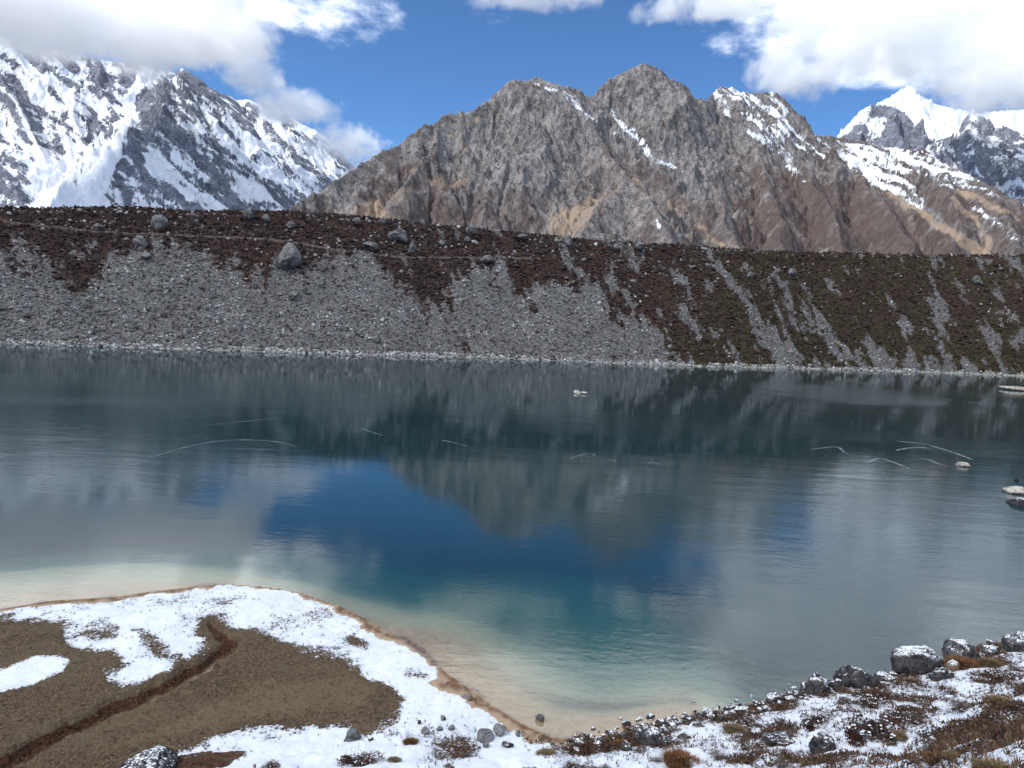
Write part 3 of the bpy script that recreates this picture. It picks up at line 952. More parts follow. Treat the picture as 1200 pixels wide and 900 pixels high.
gold = gold + 0.5 * (1 - sstep(np.abs(line_d(PX, PY, [(0, 905), (90, 872), (160, 840), (230, 812), (320, 800)])), 0, 6))
stony = np.where(PX > 655, np.clip(1 + sd / 0.5, 0, 1), 0) * (sd < 3) * (0.7 + 0.6 * fbm(X * 0.7, Y * 0.7, 3, 0.5, 15))
# relief that goes with the cover: stream channel cut in, turf thicker at its edge
cut = (1 - sstep(line_d(jx, jy, channel), -9, 4)) * inview
Z = Z - 0.55 * cut + 0.10 * tmask * inview * (1 - cut) + 0.03 * ridged(X * 1.5, Y * 1.5, 3, 0.6, 6) * (inview & (sd < -1))
V = np.stack([X.ravel(), Y.ravel(), Z.ravel()], 1)
G_X, G_Y, G_Z, G_SD = X, Y, Z, sd
G_snow, G_t, G_hill = snow, tmask, hillm
A_PX = PX.copy()
mesh_np('ground', V, grid_faces(*X.shape), M_ground,
        dict(snow=snow.ravel(), soil=soil.ravel(), sand=sand.ravel(), wetline=wetline.ravel(), weed=weed_a.ravel(), gold=gold.ravel(), stony=stony.ravel()), kind='structure')


def ground_at(x, y):
    """height of the built ground sheet at a spot"""
    a, r = math.atan2(x, y), math.hypot(x, y)
    j = int(np.clip(np.searchsorted(azs, a) - 1, 0, len(azs) - 2))
    i = int(np.clip(np.searchsorted(rrs, r) - 1, 0, len(rrs) - 2))
    fa = (a - azs[j]) / (azs[j + 1] - azs[j])
    fr = (r - rrs[i]) / (rrs[i + 1] - rrs[i])
    return float((G_Z[i, j] * (1 - fa) + G_Z[i, j + 1] * fa) * (1 - fr) + (G_Z[i + 1, j] * (1 - fa) + G_Z[i + 1, j + 1] * fa) * fr)


def spot(px, py):
    """where the sight line through this part of the survey meets the ground sheet or the water"""
    d = ray(px, py)
    for k in np.geomspace(5, 700, 1400):
        p = EYE + d * k
        g = max(ground_at(p[0], p[1]), 0.0)
        if p[2] <= g:
            return np.array([p[0], p[1], g]), k
    return EYE + d * 50, 50


# ------------------------------------------------------------------ lake
def water_material():
    m, t, out = material('lake_water')
    P = obj_coord(t)
    ro = t.attr('windy').outputs['Fac']
    tr = t.attr('clear').outputs['Color']
    body = t.attr('body').outputs['Color']
    w1 = t.noise(t.map(P, (0.9, 1.3, 1), (0, 0, 0.25)), 1.3, 4, 0.6, 0.5)
    w2 = t.noise(t.map(P, (0.5, 1.5, 1), (0, 0, 0.5)), 0.22, 4, 0.55, 0.4)
    w3 = t.noise(t.map(P, (0.8, 1.2, 1)), 4.5, 3, 0.6)
    h = t.m('ADD', t.m('MULTIPLY', w1, 0.075), t.m('MULTIPLY', w2, 0.22))
    h = t.m('ADD', h, t.m('MULTIPLY', w3, 0.022))
    h = t.m('MULTIPLY', h, t.m('ADD', 0.16, t.m('MULTIPLY', ro, 1.3)))
    nrm = t.bump(h, 1.0, 0.30)
    fr = t.node('ShaderNodeFresnel')
    fr.inputs['IOR'].default_value = 1.46
    t.l.new(nrm, fr.inputs['Normal'])
    gl = t.node('ShaderNodeBsdfGlossy')
    gl.inputs['Color'].default_value = (0.98, 0.99, 1, 1)
    t.put(gl.inputs['Roughness'], t.m('ADD', 0.022, t.m('MULTIPLY', ro, 0.12)))
    t.l.new(nrm, gl.inputs['Normal'])
    tp = t.node('ShaderNodeBsdfTransparent')
    t.l.new(tr, tp.inputs[0])
    df = t.node('ShaderNodeBsdfDiffuse')
    t.l.new(body, df.inputs[0])
    ad = t.node('ShaderNodeAddShader')
    t.l.new(tp.outputs[0], ad.inputs[0])
    t.l.new(df.outputs[0], ad.inputs[1])
    mx = t.node('ShaderNodeMixShader')
    t.l.new(fr.outputs[0], mx.inputs[0])
    t.l.new(ad.outputs[0], mx.inputs[1])
    t.l.new(gl.outputs[0], mx.inputs[2])
    t.l.new(mx.outputs[0], out.inputs['Surface'])
    return m


aw = np.linspace(math.atan2(*ray(-650, 600)[:2]), math.atan2(*ray(1850, 600)[:2]), 420)
vv = np.concatenate([np.linspace(0, 1, 260) ** 1.6])
A, VV = np.meshgrid(aw, vv)
rn = np.maximum(np.interp(A, S_AZ, S_R) - 1.5, 5)
rf = np.interp(A, FS_AZ, FS_R) + 6
R = rn + (rf - rn) * VV
X, Y = R * np.sin(A), R * np.cos(A)
dep = np.maximum(-ground_height(X, Y, fine=True), 0)
slant = dep * 2.2
T = np.exp(-slant[..., None] * np.array([0.30, 0.155, 0.15])) * np.array([0.95, 0.98, 0.98])
BODY = np.array([0.004, 0.034, 0.040])
body = (1 - T) * BODY
PX, PY = seen_at(X, Y, 0 * X)
windy = 0.25 * sstep(fbm(X / 60, Y / 25, 3, 0.5, 31), -0.1, 0.6)
windy += 0.95 * np.exp(-np.clip(line_d(PX + 12 * fbm(X / 20, Y / 10, 3, .6, 8), PY + 3 * fbm(X / 20, Y / 10, 3, .6, 7), [(895, 452, 1), (940, 458, 6), (1000, 464, 8), (1060, 469, 5), (1110, 473, 1)]), 0, 99) / 4)
windy += 0.5 * sstep(PX, 420, 100) * sstep(PY, 430, 470) * sstep(PY, 600, 520)
windy += 0.25 * sstep(PX, 850, 1050) * sstep(PY, 500, 560)
windy = np.clip(windy, 0, 1)
mesh_np('lake', np.stack([X.ravel(), Y.ravel(), 0 * X.ravel()], 1), grid_faces(*X.shape), water_material(),
        dict(clear=T.reshape(-1, 3), body=body.reshape(-1, 3), windy=windy.ravel()), kind='structure')


# ------------------------------------------------------------------ moraine across the lake
def moraine_material():
    m, t, out = material('moraine_slope')
    P = obj_coord(t)
    n1 = t.noise(P, 0.12, 6, 0.62)
    n2 = t.noise(P, 0.9, 6, 0.7)
    vor = t.node('ShaderNodeTexVoronoi')
    t.l.new(P, vor.inputs['Vector'])
    vor.inputs['Scale'].default_value = 1.5
    sp = t.node('ShaderNodeSeparateColor')
    t.l.new(vor.outputs['Color'], sp.inputs[0])
    scree = t.mix(sp.outputs[0], (0.085, 0.08, 0.078), (0.25, 0.238, 0.228))
    scree = t.mix(t.smooth(n1, 0.35, 0.7), scree, t.mix(0.5, scree, (0.10, 0.10, 0.105)))
    sh = t.attr('shrub').outputs['Fac']
    f = t.smooth(t.m('ADD', sh, t.m('MULTIPLY', t.m('SUBTRACT', n2, 0.5), 1.5)), 0.3, 0.65)
    ol = t.attr('olive').outputs['Fac']
    br = t.mix(t.smooth(n2, 0.35, 0.65), (0.028, 0.018, 0.016), (0.085, 0.053, 0.044))
    og = t.mix(t.smooth(n2, 0.35, 0.65), (0.024, 0.021, 0.012), (0.080, 0.062, 0.034))
    veg = t.mix(t.smooth(t.m('ADD', ol, t.m('MULTIPLY', t.m('SUBTRACT', n1, 0.5), 1.6)), 0.3, 0.7), br, og)
    col = t.mix(f, scree, veg)
    col = t.mix(t.m('MULTIPLY', t.attr('path').outputs['Fac'], 0.7), col, (0.17, 0.145, 0.125))
    col = t.mix(t.attr('band').outputs['Fac'], col, t.mix(sp.outputs[0], (0.28, 0.27, 0.24), (0.55, 0.53, 0.47)))
    nrm = t.bump(t.m('ADD', n2, t.m('MULTIPLY', sp.outputs[0], 0.5)), 0.8, 0.7)
    principled(t, out, col, 0.95, nrm, 0.1)
    return m


am = np.linspace(math.atan2(*ray(-560, 300)[:2]), math.atan2(*ray(1760, 300)[:2]), 800)
vm = np.concatenate([[-0.06, -0.02], np.linspace(0, 0.04, 8)[0:], np.linspace(0.045, 1.0, 150), np.linspace(1.02, 1.2, 16), [1.35, 1.6, 1.9, 2.3]])
A, VM = np.meshgrid(am, vm)
fr_ = np.interp(A, FS_AZ, FS_R)
cr_ = np.interp(A, CR[:, 0], CR[:, 1])
ch_ = np.interp(A, CR[:, 0], CR[:, 2])
wd = cr_ - fr_
R = fr_ + wd * VM
prof = np.where(VM < 1, 0.93 * VM + 0.07 * VM ** 2, 1 - (VM - 1) ** 1.0 * 0.75 + 0)
prof = np.where((VM > 0.90) & (VM < 1.1), 1 - 0.93 * np.sqrt((VM - 1) ** 2 + 0.0006) + 0.02, prof)
Zm = ch_ * prof
X, Y = R * np.sin(A), R * np.cos(A)
arc = A * 300
fadem = sstep(VM, 0, 0.12)
crf = np.exp(-((VM - 1) / 0.05) ** 2)
Zm = Zm + fadem * (1.2 * fbm(arc / 26, R / 60, 5, 0.5, 610) + 0.35 * ridged(arc / 9, R / 40, 3, 0.5, 611) + 0.3 * fbm(X / 3, Y / 3, 3, 0.6, 612)) * (1 - 0.55 * crf)
Zm = np.where(VM < 0, -3.0 * (-VM / 0.06), Zm)
PX, PY = seen_at(X, Y, Zm)
jx = PX + 10 * fbm(arc / 6, R / 26, 4, 0.65, 620)
jy = PY + 9 * fbm(arc / 4.5, R / 40, 4, 0.65, 621)
bpx = [-600, 0, 40, 80, 100, 130, 150, 175, 220, 240, 262, 275, 292, 303, 312, 322, 345, 360, 380, 420, 440, 470, 500, 530, 560, 590, 640, 700, 740, 780, 820, 1900]
bnd_y = [310, 300, 312, 330, 342, 308, 296, 284, 290, 300, 316, 300, 338, 312, 336, 296, 305, 322, 296, 303, 312, 340, 365, 345, 330, 322, 338, 352, 372, 395, 430, 470]
bnd = np.interp(PX, bpx, bnd_y)
shrub = 0.5 + (bnd - jy) / 34 + 0.35 * fbm(X / 2.6, Y / 2.6, 4, 0.65, 640)
shrub = np.clip(shrub, -0.4, 0.98)
pn = fbm(arc / 9 + R / 30, R / 34, 4, 0.6, 630)
shrub += (0.95 * pn + 0.55 * fbm(arc / 3 + R / 12, R / 14, 4, 0.65, 633)) * (0.25 + 0.75 * sstep(PX, 420, 560)) + 0.14 * sstep(PX, 780, 860)
grey = streaks(jx, jy, [([(843, 310, 3), (870, 345, 3), (900, 373, 3)], 1), ([(863, 367, 3), (895, 390, 9), (927, 417, 9)], 1), ([(912, 322, 3), (928, 347, 3)], .9),
                        ([(933, 377, 5), (980, 405, 12), (1040, 425, 10)], 1), ([(1060, 377, 4), (1100, 403, 6)], 1), ([(1167, 367, 5), (1193, 400, 7)], 1), ([(1040, 420, 8), (1150, 430, 7)], .7),
                        ([(870, 318, 4), (900, 330, 4)], .7), ([(800, 360, 6), (830, 400, 10)], .8), ([(585, 320, 4), (592, 345, 6)], .8), ([(650, 345, 10), (680, 400, 22)], .8), ([(720, 335, 4), (740, 355, 5)], .8),
                        ([(690, 320, 3), (705, 345, 5)], .8), ([(1130, 300, 3), (1200, 305, 5)], .6), ([(0, 290, 12), (60, 300, 6)], .4), ([(60, 315, 5), (110, 290, 5)], .55), ([(545, 315, 5), (570, 330, 8)], .5),
                        ([(425, 300, 5), (440, 330, 14)], .9), ([(1110, 375, 8), (1150, 395, 10)], .5)], 9)
shrub -= 1.15 * grey * (0.8 + 0.5 * fbm(X / 3.5, Y / 3.5, 3, 0.65, 641))
PATH = ([(-200, 250, .25), (0, 258, .25), (33, 263, .25), (100, 270, .3), (143, 273, .25), (267, 278, .25), (310, 280, .35), (350, 285, .4), (400, 294, .25), (467, 301, .25), (533, 302, .25), (633, 303, .2)])
pathd = line_d(PX, PY, PATH)
path = np.where((VM < 1) & (VM > 0.3), 1 - sstep(pathd, 0.2, 1.1), 0)
olive = sstep(PX + 60 * pn, 700, 900) * 0.55 + 0.35 * fbm(arc / 7, R / 14, 4, 0.6, 655) + 0.3 * sstep(jy, 360, 420)
band = (1 - sstep(VM + 0.012 * fbm(arc / 3, VM * 0, 3, 0.5, 66), 0.002, 0.014))
M_X, M_Y, M_Z, M_sh, M_ol, M_PX, M_PY = X, Y, Zm, shrub, olive, PX, PY
mesh_np('moraine_ridge', np.stack([X.ravel(), Y.ravel(), Zm.ravel()], 1), grid_faces(*X.shape), moraine_material(),
        dict(shrub=shrub.ravel(), olive=olive.ravel(), path=path.ravel(), band=band.ravel()), kind='structure')

# stones, bushes: real geometry joined into a few "stuff" meshes


IV, IF = ico(1)


def lumps(name, P, size, tone, mat, jitter=0.28, flat=(0.55, 0.85), sink=0.25, smooth=False, stretch=0.35, low=False):
    """one small irregular lump per point"""
    if low:     # octahedra: 8 faces
        bv = np.array([(1, 0, 0), (-1, 0, 0), (0, 1, 0), (0, -1, 0), (0, 0, 1), (0, 0, -1)], float)
        bf = np.array([(0, 2, 4), (2, 1, 4), (1, 3, 4), (3, 0, 4), (2, 0, 5), (1, 2, 5), (3, 1, 5), (0, 3, 5)])
    else:
        bv, bf = IV, IF
    n = len(P)
    nv = len(bv)
    v = np.repeat(bv[None], n, 0) * (1 + rng.uniform(-jitter, jitter, (n, nv, 1)))
    v = v + rng.uniform(-jitter, jitter, (n, nv, 3)) * 0.6
    sc = np.stack([1 + rng.uniform(-stretch, stretch, n), 1 + rng.uniform(-stretch, stretch, n), rng.uniform(flat[0], flat[1], n)], 1)
    v *= sc[:, None] * size[:, None, None]
    # random tilt and turn
    th = rng.uniform(0, 6.283, n)
    ph = rng.normal(0, 0.35, n)
    c, s = np.cos(ph)[:, None], np.sin(ph)[:, None]
    y, z = v[..., 1] * c - v[..., 2] * s, v[..., 1] * s + v[..., 2] * c
    v = np.stack([v[..., 0], y, z], -1)
    c, s = np.cos(th)[:, None], np.sin(th)[:, None]
    x, y = v[..., 0] * c - v[..., 1] * s, v[..., 0] * s + v[..., 1] * c
    v = np.stack([x, y, v[..., 2]], -1)
    v[..., 2] += (size * (0.5 - sink))[:, None]
    v += P[:, None]
    f = (bf[None] + (np.arange(n) * nv)[:, None, None]).reshape(-1, 3)
    o = mesh_np(name, v.reshape(-1, 3), f, mat, dict(tone=np.repeat(tone, nv)), smooth=smooth)
    return o


def stone_mat(name, stops, snowy=False, bump=0.2, scale=2.0):
    m, t, out = material(name)
    P = obj_coord(t)
    n = t.noise(P, scale, 5, 0.7)
    col = t.ramp(t.attr('tone').outputs['Fac'], stops)
    col = t.mix(t.smooth(n, 0.35, 0.7), t.mix(0.45, col, (0.03, 0.028, 0.028)), col)
    principled(t, out, col, 0.95, t.bump(n, 0.6, bump), 0.1)
    return m


M_stone = stone_mat('scree_stone', [(0, (0.08, 0.073, 0.068)), (0.4, (0.235, 0.218, 0.205)), (0.7, (0.43, 0.405, 0.38)), (1, (0.78, 0.76, 0.72))])
M_bush = stone_mat('far_bush', [(0, (0.026, 0.017, 0.015)), (0.35, (0.070, 0.043, 0.037)), (0.6, (0.066, 0.046, 0.034)), (0.8, (0.052, 0.043, 0.024)), (1, (0.10, 0.075, 0.040))], bump=0.5)


def sample_moraine(n, lo=0.0, hi=1.06):
    rows = np.where((vm >= lo) & (vm <= hi))[0]
    # even over the surface: choose by v and azimuth times range
    v = rng.uniform(lo, hi, n)
    a = rng.uniform(am[60], am[-100], n)
    i = np.clip(np.searchsorted(vm, v) - 1, 0, len(vm) - 2)
    j = np.clip(np.searchsorted(am, a) - 1, 0, len(am) - 2)
    fi = ((v - vm[i]) / (vm[i + 1] - vm[i]))
    fj = ((a - am[j]) / (am[j + 1] - am[j]))

    def bl(G):
        return (G[i, j] * (1 - fj) + G[i, j + 1] * fj) * (1 - fi) + (G[i + 1, j] * (1 - fj) + G[i + 1, j + 1] * fj) * fi
    return np.stack([bl(M_X), bl(M_Y), bl(M_Z)], 1), bl(M_sh), bl(M_ol), v, bl(M_PX)


P, sh, ol, v, px = sample_moraine(52000)
keep = (rng.uniform(size=len(P)) > np.clip((sh - 0.25) * 1.9, 0, 0.95))
P, v, px = P[keep], v[keep], px[keep]
sz = np.clip(rng.lognormal(-1.18, 0.42, len(P)), 0.14, 1.1) * (1 + 0.35 * (v > 0.9))
tone = np.clip(rng.beta(0.95, 1.5, len(P)) * (0.95 + 0.5 * perlin(P[:, 0] / 14, P[:, 1] / 14, 3)), 0, 1)
o = lumps('scree', P, sz, tone, M_stone, low=True, flat=(0.8, 1.2), sink=0.1)
tag(o, 'loose grey scree stones covering the lower slope of the moraine', 'scree', kind='stuff')

# bleached stones along the far waterline
P, sh, ol, v, px = sample_moraine(5200, 0.0, 0.024)
keep = rng.uniform(size=len(P)) < 0.55 + 0.9 * perlin(P[:, 0] / 9, P[:, 1] / 9, 77)
P = P[keep]
o = lumps('shore_stones', P, np.clip(rng.lognormal(-1.1, 0.4, len(P)), 0.15, 0.9), np.clip(rng.normal(0.85, 0.15, len(P)), 0, 1), M_stone, low=True)
tag(o, 'pale bleached stones lining the far waterline below the moraine', 'stones', kind='stuff')

# bushes on the moraine
P, sh, ol, v, px = sample_moraine(42000, 0.03, 1.05)
keep = rng.uniform(size=len(P)) < np.clip((sh - 0.3) * 1.7, 0, 0.92)
keep &= line_d(px, seen_at(P[:, 0], P[:, 1], P[:, 2])[1], PATH) > 0.9
P, ol = P[keep], ol[keep]
sz = np.clip(rng.lognormal(-0.55, 0.35, len(P)), 0.3, 1.3)
tone = np.clip(rng.uniform(0, 0.55, len(P)) + 0.5 * np.clip(ol + 0.5 * perlin(P[:, 0] / 18, P[:, 1] / 18, 8), 0, 1), 0, 1)
o = lumps('moraine_bushes', P, sz, tone, M_bush, jitter=0.4, flat=(0.7, 1.1), low=True, sink=0.3)
tag(o, 'low maroon and olive dwarf bushes covering the upper moraine', 'bushes', kind='stuff')

# mid-sized pale rocks among the bushes
P, sh, ol, v, px = sample_moraine(3400, 0.45, 1.03)
keep = (sh > 0.4) & (rng.uniform(size=len(P)) < 0.25 + 0.75 * (v > 0.78)) & (rng.uniform(size=len(P)) < np.where(px < 850, 1, 0.55))
P = P[keep]
o = lumps('moraine_rocks', P, np.clip(rng.lognormal(-0.8, 0.45, len(P)), 0.25, 1.5), np.clip(rng.normal(0.5, 0.22, len(P)), 0, 1), M_stone, flat=(0.7, 1.0))
tag(o, 'grey rocks scattered among the bushes near the moraine crest', 'rocks', kind='stuff')


# ------------------------------------------------------------------ boulders
def boulder_mat(name, pale, dark, lichen, snow_amt, speck=9.0, tan=(0.3, 0.26, 0.22)):
    m, t, out = material(name)
    tcn = t.node('ShaderNodeTexCoord')
    P = obj_coord(t)
    n1 = t.noise(P, speck * 0.25, 6, 0.65, 0.5)
    n2 = t.noise(P, speck, 5, 0.75)
    col = t.mix(t.smooth(n1, 0.36, 0.62), dark, pale)
    col = t.mix(t.smooth(n2, 0.5, 0.62), col, t.mix(0.6, dark, (0.02, 0.02, 0.022)))
    col = t.mix(t.smooth(n2, 0.42, 0.33), col, lichen)
    g = t.node('ShaderNodeNewGeometry')
    sp = t.node('ShaderNodeSeparateXYZ')
    t.l.new(g.outputs['Normal'], sp.inputs[0])
    up = t.m('ADD', sp.outputs[2], t.m('MULTIPLY', t.m('SUBTRACT', n2, 0.5), 2.4))
    up = t.m('ADD', up, t.m('MULTIPLY', t.m('SUBTRACT', n1, 0.5), 0.8))
    s = t.smooth(up, 1.0 - snow_amt, 1.12 - snow_amt) if snow_amt > 0 else 0.0
    col = t.mix(s, col, (0.87, 0.89, 0.92)) if snow_amt > 0 else col
    principled(t, out, col, 0.92, t.bump(t.m('ADD', n1, t.m('MULTIPLY', n2, 0.5)), 0.8, 0.12), 0.15)
    return m


MB_dusted = boulder_mat('snow_dusted_boulder', (0.12, 0.112, 0.108), (0.028, 0.026, 0.026), (0.24, 0.235, 0.22), 0.20)
MB_dark = boulder_mat('dark_rock', (0.075, 0.07, 0.072), (0.018, 0.017, 0.018), (0.14, 0.14, 0.14), 0.02)
MB_grey = boulder_mat('grey_beach_stone', (0.27, 0.275, 0.27), (0.10, 0.10, 0.095), (0.38, 0.38, 0.36), 0.0)
MB_pink = boulder_mat('pinkish_stone', (0.36, 0.28, 0.24), (0.16, 0.13, 0.115), (0.42, 0.36, 0.32), 0.0)
MB_tan = boulder_mat('tan_rock', (0.30, 0.215, 0.14), (0.11, 0.075, 0.05), (0.34, 0.28, 0.22), 0.2)
MB_far = boulder_mat('moraine_boulder', (0.29, 0.28, 0.268), (0.085, 0.08, 0.076), (0.42, 0.41, 0.40), 0.0, speck=1.6)
MB_white = boulder_mat('bleached_rock', (0.62, 0.57, 0.49), (0.30, 0.26, 0.21), (0.7, 0.66, 0.6), 0.0, speck=2.5)


# rubble of the near right-hand shore
_i = rng.integers(0, len(rrs) - 1, 200000)
_j = rng.integers(300, 660, 200000)
_w = np.exp(-((G_SD[_i, _j] + 0.5) / 0.7) ** 2) * (rrs[_i] < 90) * (rrs[_i] > 10) * (A_PX[_i, _j] > 668)
_k = rng.uniform(size=len(_w)) < _w * 0.4
P = np.stack([G_X[_i, _j], G_Y[_i, _j], G_Z[_i, _j]], 1)[_k][:700]
P[:, :2] += rng.normal(0, 0.15, (len(P), 2))
P[:, 2] = np.maximum(P[:, 2], -0.1)
o = lumps('shore_rubble', P, np.clip(rng.lognormal(-2.35, 0.5, len(P)), 0.04, 0.34), np.clip(rng.beta(1.2, 2.6, len(P)) * 0.8, 0, 1), MB_dusted)
tag(o, 'dark rubble along the near right-hand waterline', 'stones', kind='stuff')


def boulder_mesh(seed, sub=4, cuts=9, rough=0.16):
    from mathutils import noise as mn
    v, f = ico(sub)
    r = np.random.default_rng(seed)
    for _ in range(cuts):      # flatten against random planes for facets
        n = r.normal(size=3)
        n /= np.linalg.norm(n)
        dlim = r.uniform(0.55, 0.86)
        dd = v @ n
        over = np.maximum(dd - dlim, 0)
        v = v - n[None] * over[:, None] * 0.92
    off = Vector(r.uniform(-50, 50, 3))
    out = []
    for p in v:
        q = Vector(p)
        s = 1 + rough * mn.fractal(q * 1.6 + off, 0.8, 2.1, 5) + rough * 0.35 * mn.fractal(q * 6 + off, 0.7, 2.1, 3)
        out.append(q * s)
    me = bpy.data.meshes.new('boulder')
    me.from_pydata([tuple(q) for q in out], [], f.tolist())
    for p in me.polygons:
        p.use_smooth = True
    return me


B_meshes = [boulder_mesh(20 + i) for i in range(7)]
B_small = [boulder_mesh(60 + i, 3) for i in range(6)]
_mcache = {}


def boulder(name, pos, w, h, mat, label, cat, group=None, d=None, turn=0.0, mesh=None, sink=0.28, tilt=0.0, small=False):
    pool = B_small if small else B_meshes
    base = pool[mesh % len(pool)] if mesh is not None else pool[random.randrange(len(pool))]
    key = (base.name, mat.name)
    if key not in _mcache:
        me = base.copy()
        me.materials.clear()
        me.materials.append(mat)
        _mcache[key] = me
    o = bpy.data.objects.new(name, _mcache[key])
    C.objects.link(o)
    o.scale = (w * 0.56, (d or w) * 0.56, h * 0.62)
    o.rotation_euler = (tilt, tilt * 0.6, turn)
    o.location = (pos[0], pos[1], pos[2] + h * (0.5 - sink))
    tag(o, label, cat, group)
    return o


# (px, py of its foot, width px, height px, material, mesh, sink, label)
near_boulders = [
    (1070, 787, 55, 34, MB_dusted, 0, .2, 'largest foreground boulder at the water edge, dark and speckled with snow'),
    (1122, 776, 44, 30, MB_dusted, 1, .3, 'broad snow-capped boulder right behind the orange-brown grass, right of the largest boulder'),
    (1004, 803, 42, 27, MB_dark, 2, .25, 'dark slab-like boulder with snow on its flat top, left of the largest shore boulder'),
    (956, 813, 34, 27, MB_dusted, 3, .25, 'rounded streaked boulder farthest left of the three dark shore boulders'),
    (1036, 797, 20, 14, MB_dusted, 4, .3, 'small snowy rock wedged between the dark slab boulder and the largest boulder'),
    (1193, 762, 34, 26, MB_dusted, 5, .3, 'dark boulder at the right edge of the picture beside the water'),
    (1160, 766, 22, 13, MB_dusted, 6, .35, 'low snow-covered rock just left of the boulder at the right edge'),
    (982, 808, 17, 14, MB_dusted, 1, .3, 'small rock with a snow cap between the two dark boulders left of the largest'),
    (1106, 795, 26, 13, MB_dark, 5, .3, 'grey slab leaning below the right end of the largest boulder'),
    (1097, 798, 16, 12, MB_dark, 3, .3, 'small black rock in front of the leaning grey slab'),
    (1117, 786, 18, 15, MB_tan, 2, .3, 'small tan rock below the broad snow-capped boulder'),
    (172, 905, 84, 19, MB_dark, 3, .25, 'long black boulder with snowy left end cut by the bottom edge'),
    (912, 873, 34, 24, MB_dark, 4, .3, 'dark pyramid-shaped rock in the snow left of the big maroon shrub'),
    (963, 880, 34, 24, MB_dark, 6, .3, 'dark rounded rock directly left of the big maroon shrub'),
    (763, 872, 40, 22, MB_dark, 2, .3, 'blackish rock in the middle of the snowy bank below the lake tip'),
    (905, 823, 22, 13, MB_dusted, 0, .3, 'brown-grey rock at the waterline far left of the shore boulders'),
    (733, 879, 14, 12, MB_dusted, 5, .3, 'small rock with a snowy side just left of the blackish bank rock'),
    (926, 822, 14, 9, MB_dusted, 4, .3, 'small snow-topped stone at the waterline left of the rounded streaked boulder'),
]


def place_px(px, py, w, h):
    p, k = spot(px, py)
    s = k / 901.0
    # pixels measured near the frame edge span a little more
    c = float(np.dot(ray(px, py), fwd))
    return p, w * s * c, h * s * c


for i, (px, py, w, h, mt, ms, sk, lb) in enumerate(near_boulders):
    p, ww, hh = place_px(px, py, w, h)
    boulder('boulder', p, ww, hh, mt, lb, 'boulder', 'dark boulders on the near bank', d=ww * 0.8, turn=i * 1.3, mesh=ms, sink=sk)

beach_stones = [
    (548, 819, 13, 9, MB_pink, 'pinkish rounded stone on the snow nearest the curved waterline'),
    (568, 868, 21, 13, MB_grey, 'largest flat pale grey stone of the pair on the snowy beach'),
    (586, 860, 17, 12, MB_grey, 'round grey stone right behind the largest flat stone on the snow'),
    (569, 875, 9, 6, MB_grey, 'small dark grey stone just below the largest flat stone'),
    (595, 875, 13, 7, MB_dark, 'low dark stone right of the small one below the flat stone pair'),
    (607, 863, 7, 7, MB_grey, 'small greenish grey stone closest to the tip of the sandy shore'),
    (519, 844, 8, 5, MB_grey, 'small brown-grey stone, upper one of the scattered group of five'),
    (498, 860, 10, 9, MB_grey, 'angular upright grey stone, leftmost of the scattered group of five'),
    (515, 856, 7, 5, MB_grey, 'tiny pale stone in the middle of the scattered group of five'),
    (529, 855, 10, 5, MB_grey, 'flat grey stone, rightmost of the scattered group of five'),
    (522, 870, 9, 6, MB_grey, 'small stone nearest the viewer in the scattered group of five'),
    (413, 866, 20, 13, MB_grey, 'wide grey stone at the lower edge of the brown turf'),
    (435, 868, 7, 3, MB_dark, 'tiny dark stone in the snow right of the wide grey stone'),
    (491, 849, 5, 4, MB_dark, 'tiny dark stone above the angular upright grey stone'),
]
for i, (px, py, w, h, mt, lb) in enumerate(beach_stones):
    p, ww, hh = place_px(px, py, w, h)
    boulder('stone', p, ww, hh * 1.1, mt, lb, 'stone', 'stones on the snowy beach', d=ww * 0.85, turn=i * 0.9, mesh=i, sink=.22, small=True)

lake_rocks = [
    (633, 843, 10, 7, MB_grey, .1, 'small grey and white stone standing in the shallow water at the sandy tip'),
    (676, 461, 9, 4, MB_white, .15, 'left of the two pale rocks in the middle of the lake'),
    (685, 461.5, 8, 3.5, MB_white, .15, 'right of the two pale rocks in the middle of the lake'),
    (1128, 546, 13, 5, MB_white, .3, 'pale tan rock awash beside the thin ripple streaks'),
    (1191, 577, 24, 8, MB_white, .3, 'broken pale rock ledge by the right edge, upper one of two'),
    (1194, 591, 22, 8, MB_dark, .3, 'dark grey rock by the right edge, below the broken pale ledge'),
    (1191, 563, 4, 3, MB_dark, .2, 'tiny dark rock poking up above the pale ledge at the right edge'),
    (1178, 574, 5, 3, MB_white, .2, 'tiny pale rock just left of the broken pale ledge'),
    (1191, 457, 24, 6, MB_white, .3, 'low pale rock islet in front of the far shore at the right edge'),
]
for i, (px, py, w, h, mt, sk, lb) in enumerate(lake_rocks):
    p = on_level(px, py)
    k = np.linalg.norm(p - EYE)
    boulder('lake_rock', p, w * k / 901, h * k / 901, mt, lb, 'rock', 'rocks standing in the lake', d=w * k / 901 * 0.9, turn=i * 1.1, mesh=i, sink=sk, small=True)


def on_moraine(px, py):
    m_ = (vm[:, None] * np.ones_like(M_PX)) <= 1.03
    d = np.where(m_, (M_PX - px) ** 2 + (M_PY - py) ** 2, 1e9)
    k = np.unravel_index(np.argmin(d), d.shape)
    return np.array([M_X[k], M_Y[k], M_Z[k]])


